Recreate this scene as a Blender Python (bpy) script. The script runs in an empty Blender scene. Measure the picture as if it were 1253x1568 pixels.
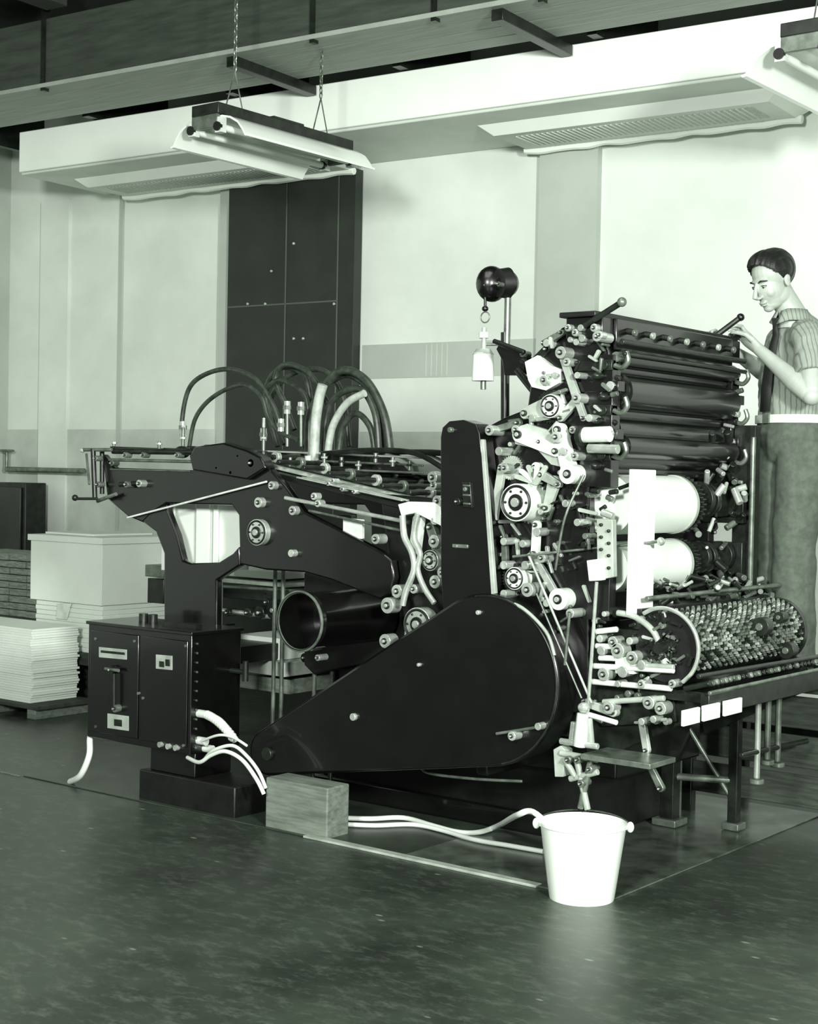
import bpy,bmesh,math,random
from mathutils import Vector as V, Matrix
random.seed(7)
cos,sin,pi=math.cos,math.sin,math.pi
scn=bpy.context.scene
scn.view_settings.view_transform='Standard'
# ---------------------------------------------------------------- camera maths
f=3200.; th=math.radians(52)
C=V((2.73,-4.69,1.5))
F0=V((-cos(th),sin(th),0)); R0=V((sin(th),cos(th),0)); U0=V((0,0,1))
pit=.0228; rho=math.radians(1.1)
F=F0*cos(pit)-U0*sin(pit); U1=U0*cos(pit)+F0*sin(pit)
R=R0*cos(rho)+U1*sin(rho); U=U1*cos(rho)-R0*sin(rho)
def dr(px,py): return F+R*((px-861.5)/f)+U*((1078-py)/f)
def D(px,py,t): return C+dr(px,py)*t
def B(px,py,y):
    d=dr(px,py); return C+d*((y-C.y)/d.y)
def Bx(px,py,x):
    d=dr(px,py); return C+d*((x-C.x)/d.x)
def Z(px,py,z):
    d=dr(px,py); return C+d*((z-C.z)/d.z)
def dep(p): return (p-C).dot(F)
# wall frame
Xw=V((.997,.077,0)).normalized(); Yw=V((-Xw.y,Xw.x,0)); W0=V((-3.5,3.4,0))
def wp(px,py,off=0):
    d=dr(px,py); n=Yw; o=W0-Yw*off
    return C+d*((o-C).dot(n)/d.dot(n))
def ws(p): return (p-W0).dot(Xw)
def WP(s,off,z): return W0+Xw*s-Yw*off+U0*z
# ---------------------------------------------------------------- materials
def lin(c):
    c=max(0,min(255,c))/255.
    return c/12.92 if c<=.04045 else ((c+.055)/1.055)**2.4
def col(v):
    k=min(1,v/60)
    return (lin(v-6*k),lin(v+5*k),lin(v-7*k),1)
def mat(name,v,rough=.5,metal=0,noise=0,scale=8,v2=None,bump=0,spec=.5,coat=0,stretch=None,emit=0,detail=4):
    m=bpy.data.materials.new(name); m.use_nodes=True
    nt=m.node_tree; b=nt.nodes['Principled BSDF']
    b.inputs['Roughness'].default_value=rough; b.inputs['Metallic'].default_value=metal
    b.inputs['Specular IOR Level'].default_value=spec
    b.inputs['Coat Weight'].default_value=coat
    b.inputs['Coat Roughness'].default_value=.08
    b.inputs['Base Color'].default_value=col(v)
    if noise or v2 is not None or bump:
        tc=nt.nodes.new('ShaderNodeTexCoord'); mp=nt.nodes.new('ShaderNodeMapping')
        if stretch: mp.inputs['Scale'].default_value=stretch
        nz=nt.nodes.new('ShaderNodeTexNoise'); nz.inputs['Scale'].default_value=scale; nz.inputs['Detail'].default_value=detail
        nz.inputs['Roughness'].default_value=.6
        nt.links.new(tc.outputs['Object'],mp.inputs['Vector']); nt.links.new(mp.outputs['Vector'],nz.inputs['Vector'])
        cr=nt.nodes.new('ShaderNodeValToRGB')
        lo=v-noise if v2 is None else v; hi=v+noise if v2 is None else v2
        cr.color_ramp.elements[0].position=.35; cr.color_ramp.elements[1].position=.66
        cr.color_ramp.elements[0].color=col(lo); cr.color_ramp.elements[1].color=col(hi)
        nt.links.new(nz.outputs['Fac'],cr.inputs['Fac']); nt.links.new(cr.outputs['Color'],b.inputs['Base Color'])
        if bump:
            bp=nt.nodes.new('ShaderNodeBump'); bp.inputs['Strength'].default_value=bump; bp.inputs['Distance'].default_value=.01
            nt.links.new(nz.outputs['Fac'],bp.inputs['Height']); nt.links.new(bp.outputs['Normal'],b.inputs['Normal'])
    return m
M_wall=mat('wall_paint',218,.6,noise=8,scale=1.3)
M_walld=mat('wall_dado_paint',194,.6,noise=14,scale=2)
M_pil=mat('wall_pilaster_paint',178,.6,noise=5,scale=2)
M_pil2=mat('wall_stripe_marks',194,.6,noise=5,scale=2)
M_ceil=mat('ceiling_paint',50,.8,noise=10,scale=2)
M_beamf=mat('beam_dark_wood',54,.7,noise=9,scale=3,stretch=(1,1,8))
M_beamu=mat('beam_underside_boards',150,.6,noise=8,scale=3,stretch=(1,10,1))
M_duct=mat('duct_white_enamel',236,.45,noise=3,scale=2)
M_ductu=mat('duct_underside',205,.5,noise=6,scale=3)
M_grille=mat('grille_grey',175,.5,noise=14,scale=60)
M_panel=mat('dark_panel_steel',38,.45,noise=5,scale=4)
M_line=mat('panel_seam',84,.5)
M_black=mat('black_machine_enamel',8,.3,noise=3,scale=6,spec=.5,coat=.5)
M_black2=mat('black_cast_iron',14,.42,noise=6,scale=14,bump=.1)
M_dark=mat('dark_steel',32,.35,metal=.3,noise=10,scale=15)
M_grey=mat('grey_steel',104,.32,metal=.45,noise=22,scale=14)
M_steel=mat('bright_steel',190,.22,metal=.55,noise=22,scale=12)
M_white=mat('white_machined_face',212,.35,metal=.1,noise=16,scale=16)
M_paper=mat('paper_white',226,.8,noise=4,scale=3)
M_paperg=mat('paper_grey',130,.8,noise=22,scale=18,stretch=(1,1,6))
M_wood=mat('wood_block',104,.7,noise=16,scale=6,stretch=(1,4,8),bump=.15)
M_woodd=mat('dark_wood_skid',52,.8,noise=12,scale=6,stretch=(1,6,10))
M_hose=mat('rubber_hose_dark',50,.4,noise=12,scale=30)
M_hosel=mat('rubber_hose_light',160,.45,noise=14,scale=30)
M_cable=mat('white_cable',214,.5)
M_enamel=mat('white_enamel',232,.25,noise=2,scale=5,coat=.4)
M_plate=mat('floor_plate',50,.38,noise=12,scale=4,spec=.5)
M_plate2=mat('floor_plate_sheen',84,.25,noise=26,scale=5,spec=.6,metal=.3)  # right part of the mat, reflected sheen put into a lighter colour
M_roller=mat('ink_roller_rubber',18,.28,noise=4,scale=3,coat=.4)
M_glass=mat('milky_glass',225,.15)
M_mesh=mat('drum_mesh',104,.45,metal=.3,noise=40,scale=30)
M_skin=mat('skin',162,.5,noise=5,scale=10)
M_hair=mat('hair_dark',15,.38,noise=8,scale=60,stretch=(1,1,6),bump=.3)
M_pants=mat('trouser_cloth',80,.85,noise=8,scale=30)
M_belt=mat('belt_white',205,.5)
M_eye=mat('eye_white',150,.3); M_pupil=mat('eye_dark',15,.3); M_lip=mat('lips',105,.5)
M_shoe=mat('shoe_leather',30,.4)
M_tie=mat('tie_dark',26,.7)
M_cream=mat('light_grey_paint',155,.4,noise=16,scale=9)
# shirt stripes
M_shirt=bpy.data.materials.new('striped_shirt'); M_shirt.use_nodes=True
nt=M_shirt.node_tree; b=nt.nodes['Principled BSDF']; b.inputs['Roughness'].default_value=.85
tc=nt.nodes.new('ShaderNodeTexCoord'); wv=nt.nodes.new('ShaderNodeTexWave'); wv.bands_direction='X'
mp=nt.nodes.new('ShaderNodeMapping'); mp.inputs['Rotation'].default_value=(0,0,-.9)
wv.inputs['Scale'].default_value=19; wv.inputs['Distortion'].default_value=.6; wv.inputs['Detail Scale'].default_value=.6
cr=nt.nodes.new('ShaderNodeValToRGB'); cr.color_ramp.elements[0].color=col(104); cr.color_ramp.elements[1].color=col(136)
cr.color_ramp.elements[0].position=.05;cr.color_ramp.elements[1].position=.25
nt.links.new(tc.outputs['Object'],mp.inputs['Vector']); nt.links.new(mp.outputs['Vector'],wv.inputs['Vector'])
nt.links.new(wv.outputs['Fac'],cr.inputs['Fac']); nt.links.new(cr.outputs['Color'],b.inputs['Base Color'])
# floor
M_floor=bpy.data.materials.new('linoleum_floor'); M_floor.use_nodes=True
nt=M_floor.node_tree; b=nt.nodes['Principled BSDF']
tc=nt.nodes.new('ShaderNodeTexCoord')
n1=nt.nodes.new('ShaderNodeTexNoise'); n1.inputs['Scale'].default_value=1.1; n1.inputs['Detail'].default_value=10; n1.inputs['Roughness'].default_value=.66
n2=nt.nodes.new('ShaderNodeTexNoise'); n2.inputs['Scale'].default_value=14; n2.inputs['Detail'].default_value=9; n2.inputs['Roughness'].default_value=.8
mp=nt.nodes.new('ShaderNodeMapping'); mp.inputs['Scale'].default_value=(.6,1.3,1); mp.inputs['Rotation'].default_value=(0,0,.9)
nt.links.new(tc.outputs['Object'],mp.inputs['Vector']); nt.links.new(mp.outputs['Vector'],n2.inputs['Vector']); nt.links.new(tc.outputs['Object'],n1.inputs['Vector'])
c1=nt.nodes.new('ShaderNodeValToRGB'); c1.color_ramp.elements[0].position=.36; c1.color_ramp.elements[1].position=.66
c1.color_ramp.elements[0].color=col(36); c1.color_ramp.elements[1].color=col(66)
c2=nt.nodes.new('ShaderNodeValToRGB'); c2.color_ramp.elements[0].position=.5; c2.color_ramp.elements[1].position=.85
c2.color_ramp.elements[0].color=(0,0,0,1); c2.color_ramp.elements[1].color=(.8,.8,.8,1)
mx=nt.nodes.new('ShaderNodeMixRGB'); mx.inputs['Color2'].default_value=col(112)
nt.links.new(n1.outputs['Fac'],c1.inputs['Fac']); nt.links.new(n2.outputs['Fac'],c2.inputs['Fac'])
nt.links.new(c1.outputs['Color'],mx.inputs['Color1']); nt.links.new(c2.outputs['Color'],mx.inputs['Fac'])
vo=nt.nodes.new('ShaderNodeTexVoronoi'); vo.inputs['Scale'].default_value=6; vo.inputs['Randomness'].default_value=1
nt.links.new(mp.outputs['Vector'],vo.inputs['Vector'])
c3=nt.nodes.new('ShaderNodeValToRGB'); c3.color_ramp.elements[0].position=.04; c3.color_ramp.elements[1].position=.07
c3.color_ramp.elements[0].color=(1,1,1,1); c3.color_ramp.elements[1].color=(0,0,0,1)
mx2=nt.nodes.new('ShaderNodeMixRGB'); mx2.inputs['Color2'].default_value=col(118)
nt.links.new(vo.outputs['Distance'],c3.inputs['Fac']); nt.links.new(c3.outputs['Color'],mx2.inputs['Fac']); nt.links.new(mx.outputs['Color'],mx2.inputs['Color1'])
nt.links.new(mx2.outputs['Color'],b.inputs['Base Color'])
rr=nt.nodes.new('ShaderNodeMapRange'); rr.inputs['To Min'].default_value=.24; rr.inputs['To Max'].default_value=.54
nt.links.new(n1.outputs['Fac'],rr.inputs['Value']); nt.links.new(rr.outputs['Result'],b.inputs['Roughness'])
# ---------------------------------------------------------------- builders
class Part:
    def __init__(s,name,parent=None,bevel=0):
        s.name=name; s.parent=parent; s.bm=bmesh.new(); s.mats=[]; s.bevel=bevel
    def mi(s,m):
        if m not in s.mats: s.mats.append(m)
        return s.mats.index(m)
    def finish(s):
        bmesh.ops.recalc_face_normals(s.bm,faces=s.bm.faces[:])
        me=bpy.data.meshes.new(s.name); s.bm.to_mesh(me); s.bm.free()
        for m in s.mats: me.materials.append(m)
        for p in me.polygons: p.use_smooth=True
        me.set_sharp_from_angle(angle=math.radians(38))
        o=bpy.data.objects.new(s.name,me); scn.collection.objects.link(o)
        if s.parent: o.parent=s.parent
        if s.bevel:
            md=o.modifiers.new('bevel','BEVEL'); md.width=s.bevel; md.segments=2; md.limit_method='ANGLE'; md.angle_limit=math.radians(50)
        return o
def empty(name,loc=(0,0,0)):
    e=bpy.data.objects.new(name,None); scn.collection.objects.link(e); e.location=(0,0,0); e.empty_display_size=.1; return e
def prism(P,pts,d,m):
    bm=P.bm; k=P.mi(m)
    a=[bm.verts.new(p) for p in pts]; b=[bm.verts.new(p+d) for p in pts]
    fs=[bm.faces.new(a),bm.faces.new(b[::-1])]
    n=len(a)
    for i in range(n): fs.append(bm.faces.new((a[i],b[i],b[(i+1)%n],a[(i+1)%n])))
    for q in fs: q.material_index=k
def box(P,lo,hi,m):
    x0,y0,z0=lo; x1,y1,z1=hi
    prism(P,[V((x0,y0,z0)),V((x1,y0,z0)),V((x1,y0,z1)),V((x0,y0,z1))],V((0,y1-y0,0)),m)
def wbox(P,s0,s1,o0,o1,z0,z1,m):
    prism(P,[WP(s0,o0,z0),WP(s1,o0,z0),WP(s1,o0,z1),WP(s0,o0,z1)],-Yw*(o1-o0),m)
def poly(P,pp,y,t,m):
    pts=[B(a,b_,y) for a,b_ in pp]; prism(P,pts,V((0,t,0)),m); return pts
def frame_axes(t,up=None):
    t=t.normalized(); r=V((0,0,1)) if abs(t.z)<.9 else V((1,0,0))
    if up is not None: r=up
    a=(r-t*r.dot(t)).normalized(); return a,t.cross(a)
def cyl(P,p0,p1,r0,m,r1=None,seg=20,m2=None):
    if r1 is None: r1=r0
    bm=P.bm; k=P.mi(m); k2=P.mi(m2) if m2 else k
    a,b=frame_axes(p1-p0)
    A=[bm.verts.new(p0+(a*cos(2*pi*i/seg)+b*sin(2*pi*i/seg))*r0) for i in range(seg)]
    Bv=[bm.verts.new(p1+(a*cos(2*pi*i/seg)+b*sin(2*pi*i/seg))*r1) for i in range(seg)]
    for i in range(seg):
        q=bm.faces.new((A[i],A[(i+1)%seg],Bv[(i+1)%seg],Bv[i])); q.material_index=k
    q=bm.faces.new(A); q.material_index=k2; q=bm.faces.new(Bv[::-1]); q.material_index=k2
def tube(P,pts,r,m,seg=10,sub=6,closed=False,smooth=True):
    n=len(pts); path=[]
    if smooth:
        rng=range(n) if closed else range(n-1)
        for i in rng:
            if closed: p0,p1,p2,p3=pts[(i-1)%n],pts[i],pts[(i+1)%n],pts[(i+2)%n]
            else: p0,p1,p2,p3=pts[max(i-1,0)],pts[i],pts[i+1],pts[min(i+2,n-1)]
            for j in range(sub):
                u=j/sub
                path.append(.5*((2*p1)+(p2-p0)*u+(2*p0-5*p1+4*p2-p3)*u*u+(3*p1-p0-3*p2+p3)*u**3))
        if not closed: path.append(pts[-1])
    else: path=list(pts)
    bm=P.bm; k=P.mi(m); rings=[]; N=len(path); up=None
    for i,p in enumerate(path):
        if closed: t=path[(i+1)%N]-path[i-1]
        else: t=path[min(i+1,N-1)]-path[max(i-1,0)]
        a,b=frame_axes(t,up); up=a
        rr=r if not isinstance(r,(list,tuple)) else r[0]+(r[1]-r[0])*abs(2*i/(N-1)-1)
        rings.append([bm.verts.new(p+(a*cos(2*pi*j/seg)+b*sin(2*pi*j/seg))*rr) for j in range(seg)])
    for i in range(N if closed else N-1):
        A=rings[i]; Bv=rings[(i+1)%N]
        for j in range(seg):
            q=bm.faces.new((A[j],A[(j+1)%seg],Bv[(j+1)%seg],Bv[j])); q.material_index=k
    if not closed:
        bm.faces.new(rings[0]).material_index=k; bm.faces.new(rings[-1][::-1]).material_index=k
def ring(P,c,ax,R_,r,m,n=20,seg=8):
    a,b=frame_axes(ax); tube(P,[c+(a*cos(2*pi*i/n)+b*sin(2*pi*i/n))*R_ for i in range(n)],r,m,seg=seg,smooth=False,closed=True)
def ell(P,c,rad,m,mtx=None,u=20,v=12):
    k=P.mi(m); mm=Matrix.Translation(c)@((mtx.to_4x4()) if mtx else Matrix.Identity(4))@Matrix.Diagonal((*rad,1))
    r=bmesh.ops.create_uvsphere(P.bm,u_segments=u,v_segments=v,radius=1,matrix=mm)
    for vv in r['verts']:
        for q in vv.link_faces: q.material_index=k
YD=V((0,1,0))
def kn(P,px,py,r,y,l,m,style=0):
    """round boss on plane y sticking out l toward -Y; r in px"""
    c=B(px,py,y-l); rm=r*dep(c)/f; s=20 if r<20 else 32
    cyl(P,c,c+YD*(l+.01),rm,m,seg=s)
    if style>=1:
        cyl(P,c-YD*.006,c+YD*.002,rm*.45,M_black2,seg=16); cyl(P,c-YD*.014,c,rm*.25,M_steel,seg=12)
    if style==2:
        ring(P,c,YD,rm*.86,rm*.08,M_dark,n=28)
        for i in range(6):
            a=i*pi/3; q=c+V((cos(a),0,sin(a)))*rm*.66; cyl(P,q-YD*.006,q+YD*.002,rm*.07,M_dark,seg=8)
def hull2(pts):
    pts=sorted(pts)
    def half(ps):
        h=[]
        for p in ps:
            while len(h)>=2 and (h[-1][0]-h[-2][0])*(p[1]-h[-2][1])-(h[-1][1]-h[-2][1])*(p[0]-h[-2][0])<=0: h.pop()
            h.append(p)
        return h
    a=half(pts); b=half(pts[::-1]); return a[:-1]+b[:-1]
def link(P,a,b,r0,r1,y,t,m,n=24,boss=True):
    """link plate between two px points, px radii"""
    A=B(a[0],a[1],y); Bb=B(b[0],b[1],y); ra=r0*dep(A)/f; rb=r1*dep(Bb)/f; pts=[]
    for i in range(n):
        q=2*pi*i/n; pts.append((A.x+ra*cos(q),A.z+ra*sin(q))); pts.append((Bb.x+rb*cos(q),Bb.z+rb*sin(q)))
    h=hull2(pts); prism(P,[V((x,y,z)) for x,z in h],V((0,t,0)),m)
    if boss:
        for c,r in ((A,ra),(Bb,rb)):
            cyl(P,c-YD*.012,c+YD*.01,r*.55,M_dark,seg=14); cyl(P,c-YD*.018,c,r*.3,M_steel,seg=10)
def rod(P,a,b,r,m,seg=10): cyl(P,a,b,r,m,seg=seg)
def gear(P,c,r,t,m,n=28):
    pts=[]
    for i in range(n*4):
        a=2*pi*i/(n*4); rr=r*(1 if i%4<2 else .9); pts.append(c+V((cos(a)*rr,0,sin(a)*rr)))
    prism(P,pts,V((0,t,0)),m)
# ================================================================= ROOM
sL=ws(wp(8,700)); sR=8.5; ZC=4.6
P=Part('wall_back'); wbox(P,sL,sR,-.15,0,0,ZC,M_wall); P.finish()
P=Part('wall_left'); wbox(P,sL-.15,sL,-.15,9.0,0,ZC,M_wall); P.finish()
P=Part('floor'); wbox(P,sL-.15,sR,-.15,11,-.1,0,M_floor); P.finish()
P=Part('ceiling'); wbox(P,sL-.15,sR,-.15,11,ZC,ZC+.1,M_ceil); P.finish()
P=Part('trim_1'); zd=wp(250,904).z; wbox(P,sL+.001,ws(wp(488,900)),.0,.012,0,zd,M_walld)
wbox(P,ws(wp(757,900)),sR,.0,.012,0,zd-.02,M_walld); P.finish()
P=Part('baseboard_back'); wbox(P,sL+.001,sR,.012,.035,0,.14,M_dark); P.finish()
P=Part('trim_2'); a=wp(765,727);b=wp(1143,712); wbox(P,ws(a),ws(b),0,.008,wp(765,798).z,a.z,M_pil)
for i in range(5): s=ws(wp(898+i*11,760)); wbox(P,s,s+.008,.008,.009,wp(765,795).z,a.z-.01,M_pil2)
P.finish()
P=Part('trim_3'); wbox(P,ws(wp(1145,400)),ws(wp(1267,400)),0,.06,0,3.64,M_pil)
wbox(P,ws(wp(472,500)),ws(wp(497,500)),0,.05,0,3.64,M_pil)
wbox(P,ws(wp(92,500)),ws(wp(150,500)),0,.03,0,3.64,M_wall)
wbox(P,ws(wp(255,500)),ws(wp(262,500)),0,.02,0,3.64,M_pil)
wbox(P,sL+.001,ws(wp(22,500)),0,.2,0,ZC,M_pil); P.finish()
P=Part('steel_wall_cabinet',bevel=.004)
s0=ws(wp(500,500)); s1=ws(wp(765,500)); zt=3.6
wbox(P,s0,s1,.013,.10,.0,zt,M_panel)
for px in (603,712):
    s=ws(wp(px,520,.1)); wbox(P,s-.006,s+.006,.1,.104,.05,zt-.03,M_line)
zz=wp(600,640,.1).z; wbox(P,s0+.01,ws(wp(712,520,.1)),.1,.104,zz-.006,zz+.006,M_line)
for px,py in ((573,571),(620,513),(523,640),(560,640),(705,640),(620,713),(640,713)):
    c=wp(px,py,.1); cyl(P,c,c-Yw*.012,.010,M_steel,seg=10)
P.finish()
# duct
duct=empty('air_duct')
zb=3.64; zt=3.95; sd0=ws(wp(40,330,.9))
P=Part('duct_body',duct,bevel=.006)
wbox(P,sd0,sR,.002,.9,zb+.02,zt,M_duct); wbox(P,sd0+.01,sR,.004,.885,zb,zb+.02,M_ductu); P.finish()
P=Part('duct_trays',duct,bevel=.004)
def tray(s0,s1,o0,o1):
    bm=P.bm
    lo=[WP(s0+.08,o0+.06,zb-.06),WP(s1-.08,o0+.06,zb-.06),WP(s1-.08,o1-.06,zb-.06),WP(s0+.08,o1-.06,zb-.06)]
    hi=[WP(s0,o0,zb),WP(s1,o0,zb),WP(s1,o1,zb),WP(s0,o1,zb)]
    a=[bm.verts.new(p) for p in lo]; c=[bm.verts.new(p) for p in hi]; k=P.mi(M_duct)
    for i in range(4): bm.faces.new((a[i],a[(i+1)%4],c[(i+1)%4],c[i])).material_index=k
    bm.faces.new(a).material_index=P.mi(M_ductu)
    wbox(P,s0+.2,s1-.2,o0+.16,o1-.12,zb-.064,zb-.055,M_grille)
    n=int((s1-s0-.4)/.035)
    for i in range(n): 
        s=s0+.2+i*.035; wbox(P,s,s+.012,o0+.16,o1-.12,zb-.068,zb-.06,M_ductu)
    pts=[WP(s0+.05+(s1-s0-.1)*i/16,o0+.05,zb-.055-.014*abs(sin(i*1.9))) for i in range(17)]
    tube(P,pts,.026,M_duct,seg=8,sub=3)
tray(sd0+.25,sd0+2.5,.08,.6); tray(ws(wp(1110,300)),ws(wp(1110,300))+1.9,.06,.62); tray(ws(wp(1110,300))+1.98,ws(wp(1110,300))+4.2,.06,.62)
P.finish()
beam=empty('ceiling_beam')
P=Part('beam_face',beam,bevel=.005); wbox(P,sL+.001,sR,1.12,1.73,3.97,4.38,M_beamf)
P.finish()
P=Part('beam_underside',beam,bevel=.003)
for i in range(4): wbox(P,sL+.001,sR,1.10+i*.163,1.10+i*.163+.158,3.94,3.968,M_beamu)
for px,py in ((490,125),(1030,18)):
    s=ws(Z(px,py,3.94)); wbox(P,s,s+.07,.92,1.70,3.88,3.94,M_dark)
P.finish()
P=Part('beam_hangers',beam)
for px in (85,650,905,1130,1500):
    s=ws(wp(px,100,1.75)); wbox(P,s,s+.03,1.70,1.745,3.92,ZC-.002,M_dark)
P.finish()
P=Part('conduit_pipe')
for o,z,r in ((1.0,4.15,.03),(.75,4.3,.045)): cyl(P,WP(sL+.02,o,z),WP(sR-.1,o,z),r,M_dark,seg=12)
for i in range(9):
    s=sL+.6+i*1.3; wbox(P,s,s+.06,.2,1.0,3.955,ZC-.002,M_dark)
P.finish()
P=Part('ceiling_joists')
for i in range(7):
    s=sL+.5+i*1.9; wbox(P,s,s+.18,1.8,10.5,ZC-.2,ZC-.001,M_ceil)
P.finish()
P=Part('wall_pipe'); a=wp(14,988,.12); b=wp(178,992,.12); cyl(P,a,b,.022,M_grey,seg=14)
cyl(P,a,V((a.x,a.y,a.z+.15)),.012,M_grey); ring(P,V((a.x,a.y,a.z+.15)),U0,.05,.01,M_grey)
for q in (.15,.5,.85):
    c=a.lerp(b,q); cyl(P,c,c+Yw*.12,.012,M_grey,seg=8)
P.finish()
# ================================================================= FLUORESCENT FIXTURES
def fixture(x,y0,y1,z,chains):
    e=empty('fluorescent_light_fixture')
    P=Part('housing',e,bevel=.004)
    box(P,(x-.10,y0,z-.06),(x+.10,y1,z),M_dark); box(P,(x-.095,y0-.004,z-.13),(x+.095,y0+.02,z-.06),M_grey)
    box(P,(x-.095,y1-.02,z-.13),(x+.095,y1+.004,z-.06),M_grey)
    box(P,(x-.03,y0+.5,z),(x+.03,y0+.75,z+.035),M_dark)
    P.finish()
    P=Part('reflector',e); prof=[(.0,-.062),(.10,-.064),(.16,-.078),(.215,-.108),(.25,-.148),(.272,-.182),(.292,-.186)]
    full=[(-a,b) for a,b in prof[::-1]]+prof[1:]
    pts=[V((x+a,y0+.03,z+b)) for a,b in full]+[V((x+a*.98,y0+.03,z+b-.010)) for a,b in full[::-1]]
    prism(P,pts,V((0,y1-y0-.06,0)),M_enamel); P.finish()
    P=Part('lamp_sockets',e)
    for sx in (-.10,.10):
        for yy in (y0+.0,y1-.04): 
            box(P,(x+sx-.022,yy,z-.16),(x+sx+.022,yy+.04,z-.08),M_white); cyl(P,V((x+sx,yy-.012,z-.13)),V((x+sx,yy+.01,z-.13)),.024,M_black2)
        cyl(P,V((x+sx,y0+.04,z-.13)),V((x+sx,y1-.04,z-.13)),.019,M_glass,seg=14)
    P.finish()
    P=Part('chains',e)
    for yc,ztop in chains:
        a=V((x,yc,z+.22)); 
        for sy in (-.07,.07): cyl(P,a,V((x,yc+sy,z)),.004,M_grey,seg=6)
        zz=z+.22; i=0
        while zz<ztop:
            pts=[]
            other=V((0,1,0)) if i%2 else V((1,0,0))
            for q in range(10):
                an=2*pi*q/10; pts.append(V((x,yc,zz+.016))+other*cos(an)*.009+U0*sin(an)*.02)
            tube(P,pts,.0038,M_grey,seg=5,closed=True,smooth=False); zz+=.029; i+=1
    P.finish()
fixture(-3.12,.98,2.08,3.45,[(1.2,ZC),(1.90,3.94)])
fixture(.02,1.42,2.60,3.47,[(1.6,ZC),(2.4,ZC)])
# ================================================================= PAPER STACKS ETC
p=Z(212,1378,.36)
P=Part('paper_skid',bevel=.005); box(P,(p.x-.75,p.y-.02,.28),(p.x+.02,p.y+.75,.355),M_woodd)
for i in range(3): box(P,(p.x-.72+i*.33,p.y,0),(p.x-.64+i*.33,p.y+.72,.28),M_woodd)
P.finish()
P=Part('paper_stack',bevel=.006); 
for i in range(10):
    j=random.uniform(-.004,.004); box(P,(p.x-.66+j,p.y+.02+j,.356+i*.0304),(p.x-.01+j,p.y+.7,.356+i*.0304+.0295),M_paper)
box(P,(p.x-.70,p.y,.662),(p.x,p.y+.72,1.07),M_paper); box(P,(p.x-.72,p.y-.012,1.045),(p.x+.01,p.y+.73,1.085),M_paper)
box(P,(p.x-.68,p.y+.1,1.086),(p.x-.2,p.y+.6,1.10),M_paper)
poly(P,[(120,1272),(150,1270),(140,1305),(118,1303)],p.y+.005,.006,M_white)
P.finish()
p2=Z(70,1505,.02); ysk=p.y-.03
P=Part('pallet',bevel=.004)
box(P,(p2.x-1.2,p2.y-.05,.06),(p2.x+.1,min(p2.y+.40,ysk),.085),M_woodd)
for i in range(4): box(P,(p2.x-1.15+i*.38,p2.y-.04,0),(p2.x-1.07+i*.38,min(p2.y+.39,ysk-.01),.06),M_wood)
P.finish()
P=Part('paper_stack',bevel=.002)
for i in range(30): 
    j=random.uniform(-.010,.010); box(P,(p2.x-1.1+j,p2.y+j*.5,.086+i*.015),(p2.x-.02+j,min(p2.y+.36,ysk-.02)+j*.5,.086+i*.015+.0142),M_paper)
P.finish()
P=Part('book_stack',bevel=.004); p3=Z(62,1385,.3)
sx=-.70; sy=.45
box(P,(p3.x-1.1+sx,p3.y+.2+sy,0),(p3.x+sx,p3.y+.70+sy,.45),M_woodd)
for i in range(9):
    for k in range(5):
        j=random.uniform(-.01,.01); box(P,(p3.x-1.0+k*.2+sx,p3.y+.22+j+sy,.451+i*.05),(p3.x-.81+k*.2+sx,p3.y+.65+sy,.451+i*.05+.045),M_paperg)
P.finish()
P=Part('column_shade_box',bevel=.006); a=wp(66,1100,.3); wl=WP(sL,.3,0)  # dark box added for the shade low on the left column
xl=max(a.x-.9,wl.x+.25); yb_=a.y-.02
box(P,(xl,yb_,0),(a.x-.05,yb_+.2,1.4),M_dark)
box(P,(xl+.04,yb_-.02,.75),(a.x-.09,yb_,1.36),M_panel); P.finish()
# ================================================================= FLOOR PLATE, BUCKET, BLOCK
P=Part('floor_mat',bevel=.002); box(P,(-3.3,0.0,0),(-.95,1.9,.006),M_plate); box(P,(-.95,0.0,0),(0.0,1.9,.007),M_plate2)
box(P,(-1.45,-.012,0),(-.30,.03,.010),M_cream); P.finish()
P=Part('floor_strip'); box(P,(-7.5,-.02,0.0),(-3.31,-.008,.004),M_grey); P.finish()
bk=empty('enamel_bucket'); bc=Z(1225,1890,0)
P=Part('pail',bk); n=40; k=P.mi(M_enamel); prof=[(0,.012),(.108,.012),(.108,0),(.116,0),(.118,.01),(.154,.262),(.160,.266),(.160,.274),(.154,.276),(.148,.268),(.112,.02),(0,.02)]
rings=[]
for r,z in prof:
    rings.append([P.bm.verts.new(bc+V((max(r,.0005)*cos(2*pi*i/n),max(r,.0005)*sin(2*pi*i/n),z))) for i in range(n)])
for a,b in zip(rings,rings[1:]):
    for i in range(n): P.bm.faces.new((a[i],a[(i+1)%n],b[(i+1)%n],b[i])).material_index=k
P.finish()
P=Part('bail_handle',bk)
ax=(R0*.97-F0*.1).normalized(); bx=U0.cross(ax).normalized()
e1=bc-ax*.168+U0*.262; e2=bc+ax*.168+U0*.262
for e_ in (e1,e2):
    ell(P,e_,(.014,.014,.02),M_enamel,u=12,v=8); cyl(P,e_,bc+(e_-bc)*.9+U0*.02,.006,M_enamel,seg=8)
pts=[]
for i in range(17):
    a=pi*i/16; pts.append(bc+U0*(.262+.018*sin(a))-ax*.17*cos(a)+bx*.172*sin(a))
tube(P,pts,.003,M_grey,seg=6,sub=2); P.finish()
q=Z(688,1770,0); x0=B(558,1745,q.y).x
P=Part('wood_block',bevel=.006); box(P,(x0,q.y,0),(q.x,q.y+.14,.215),M_wood); P.finish()
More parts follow.
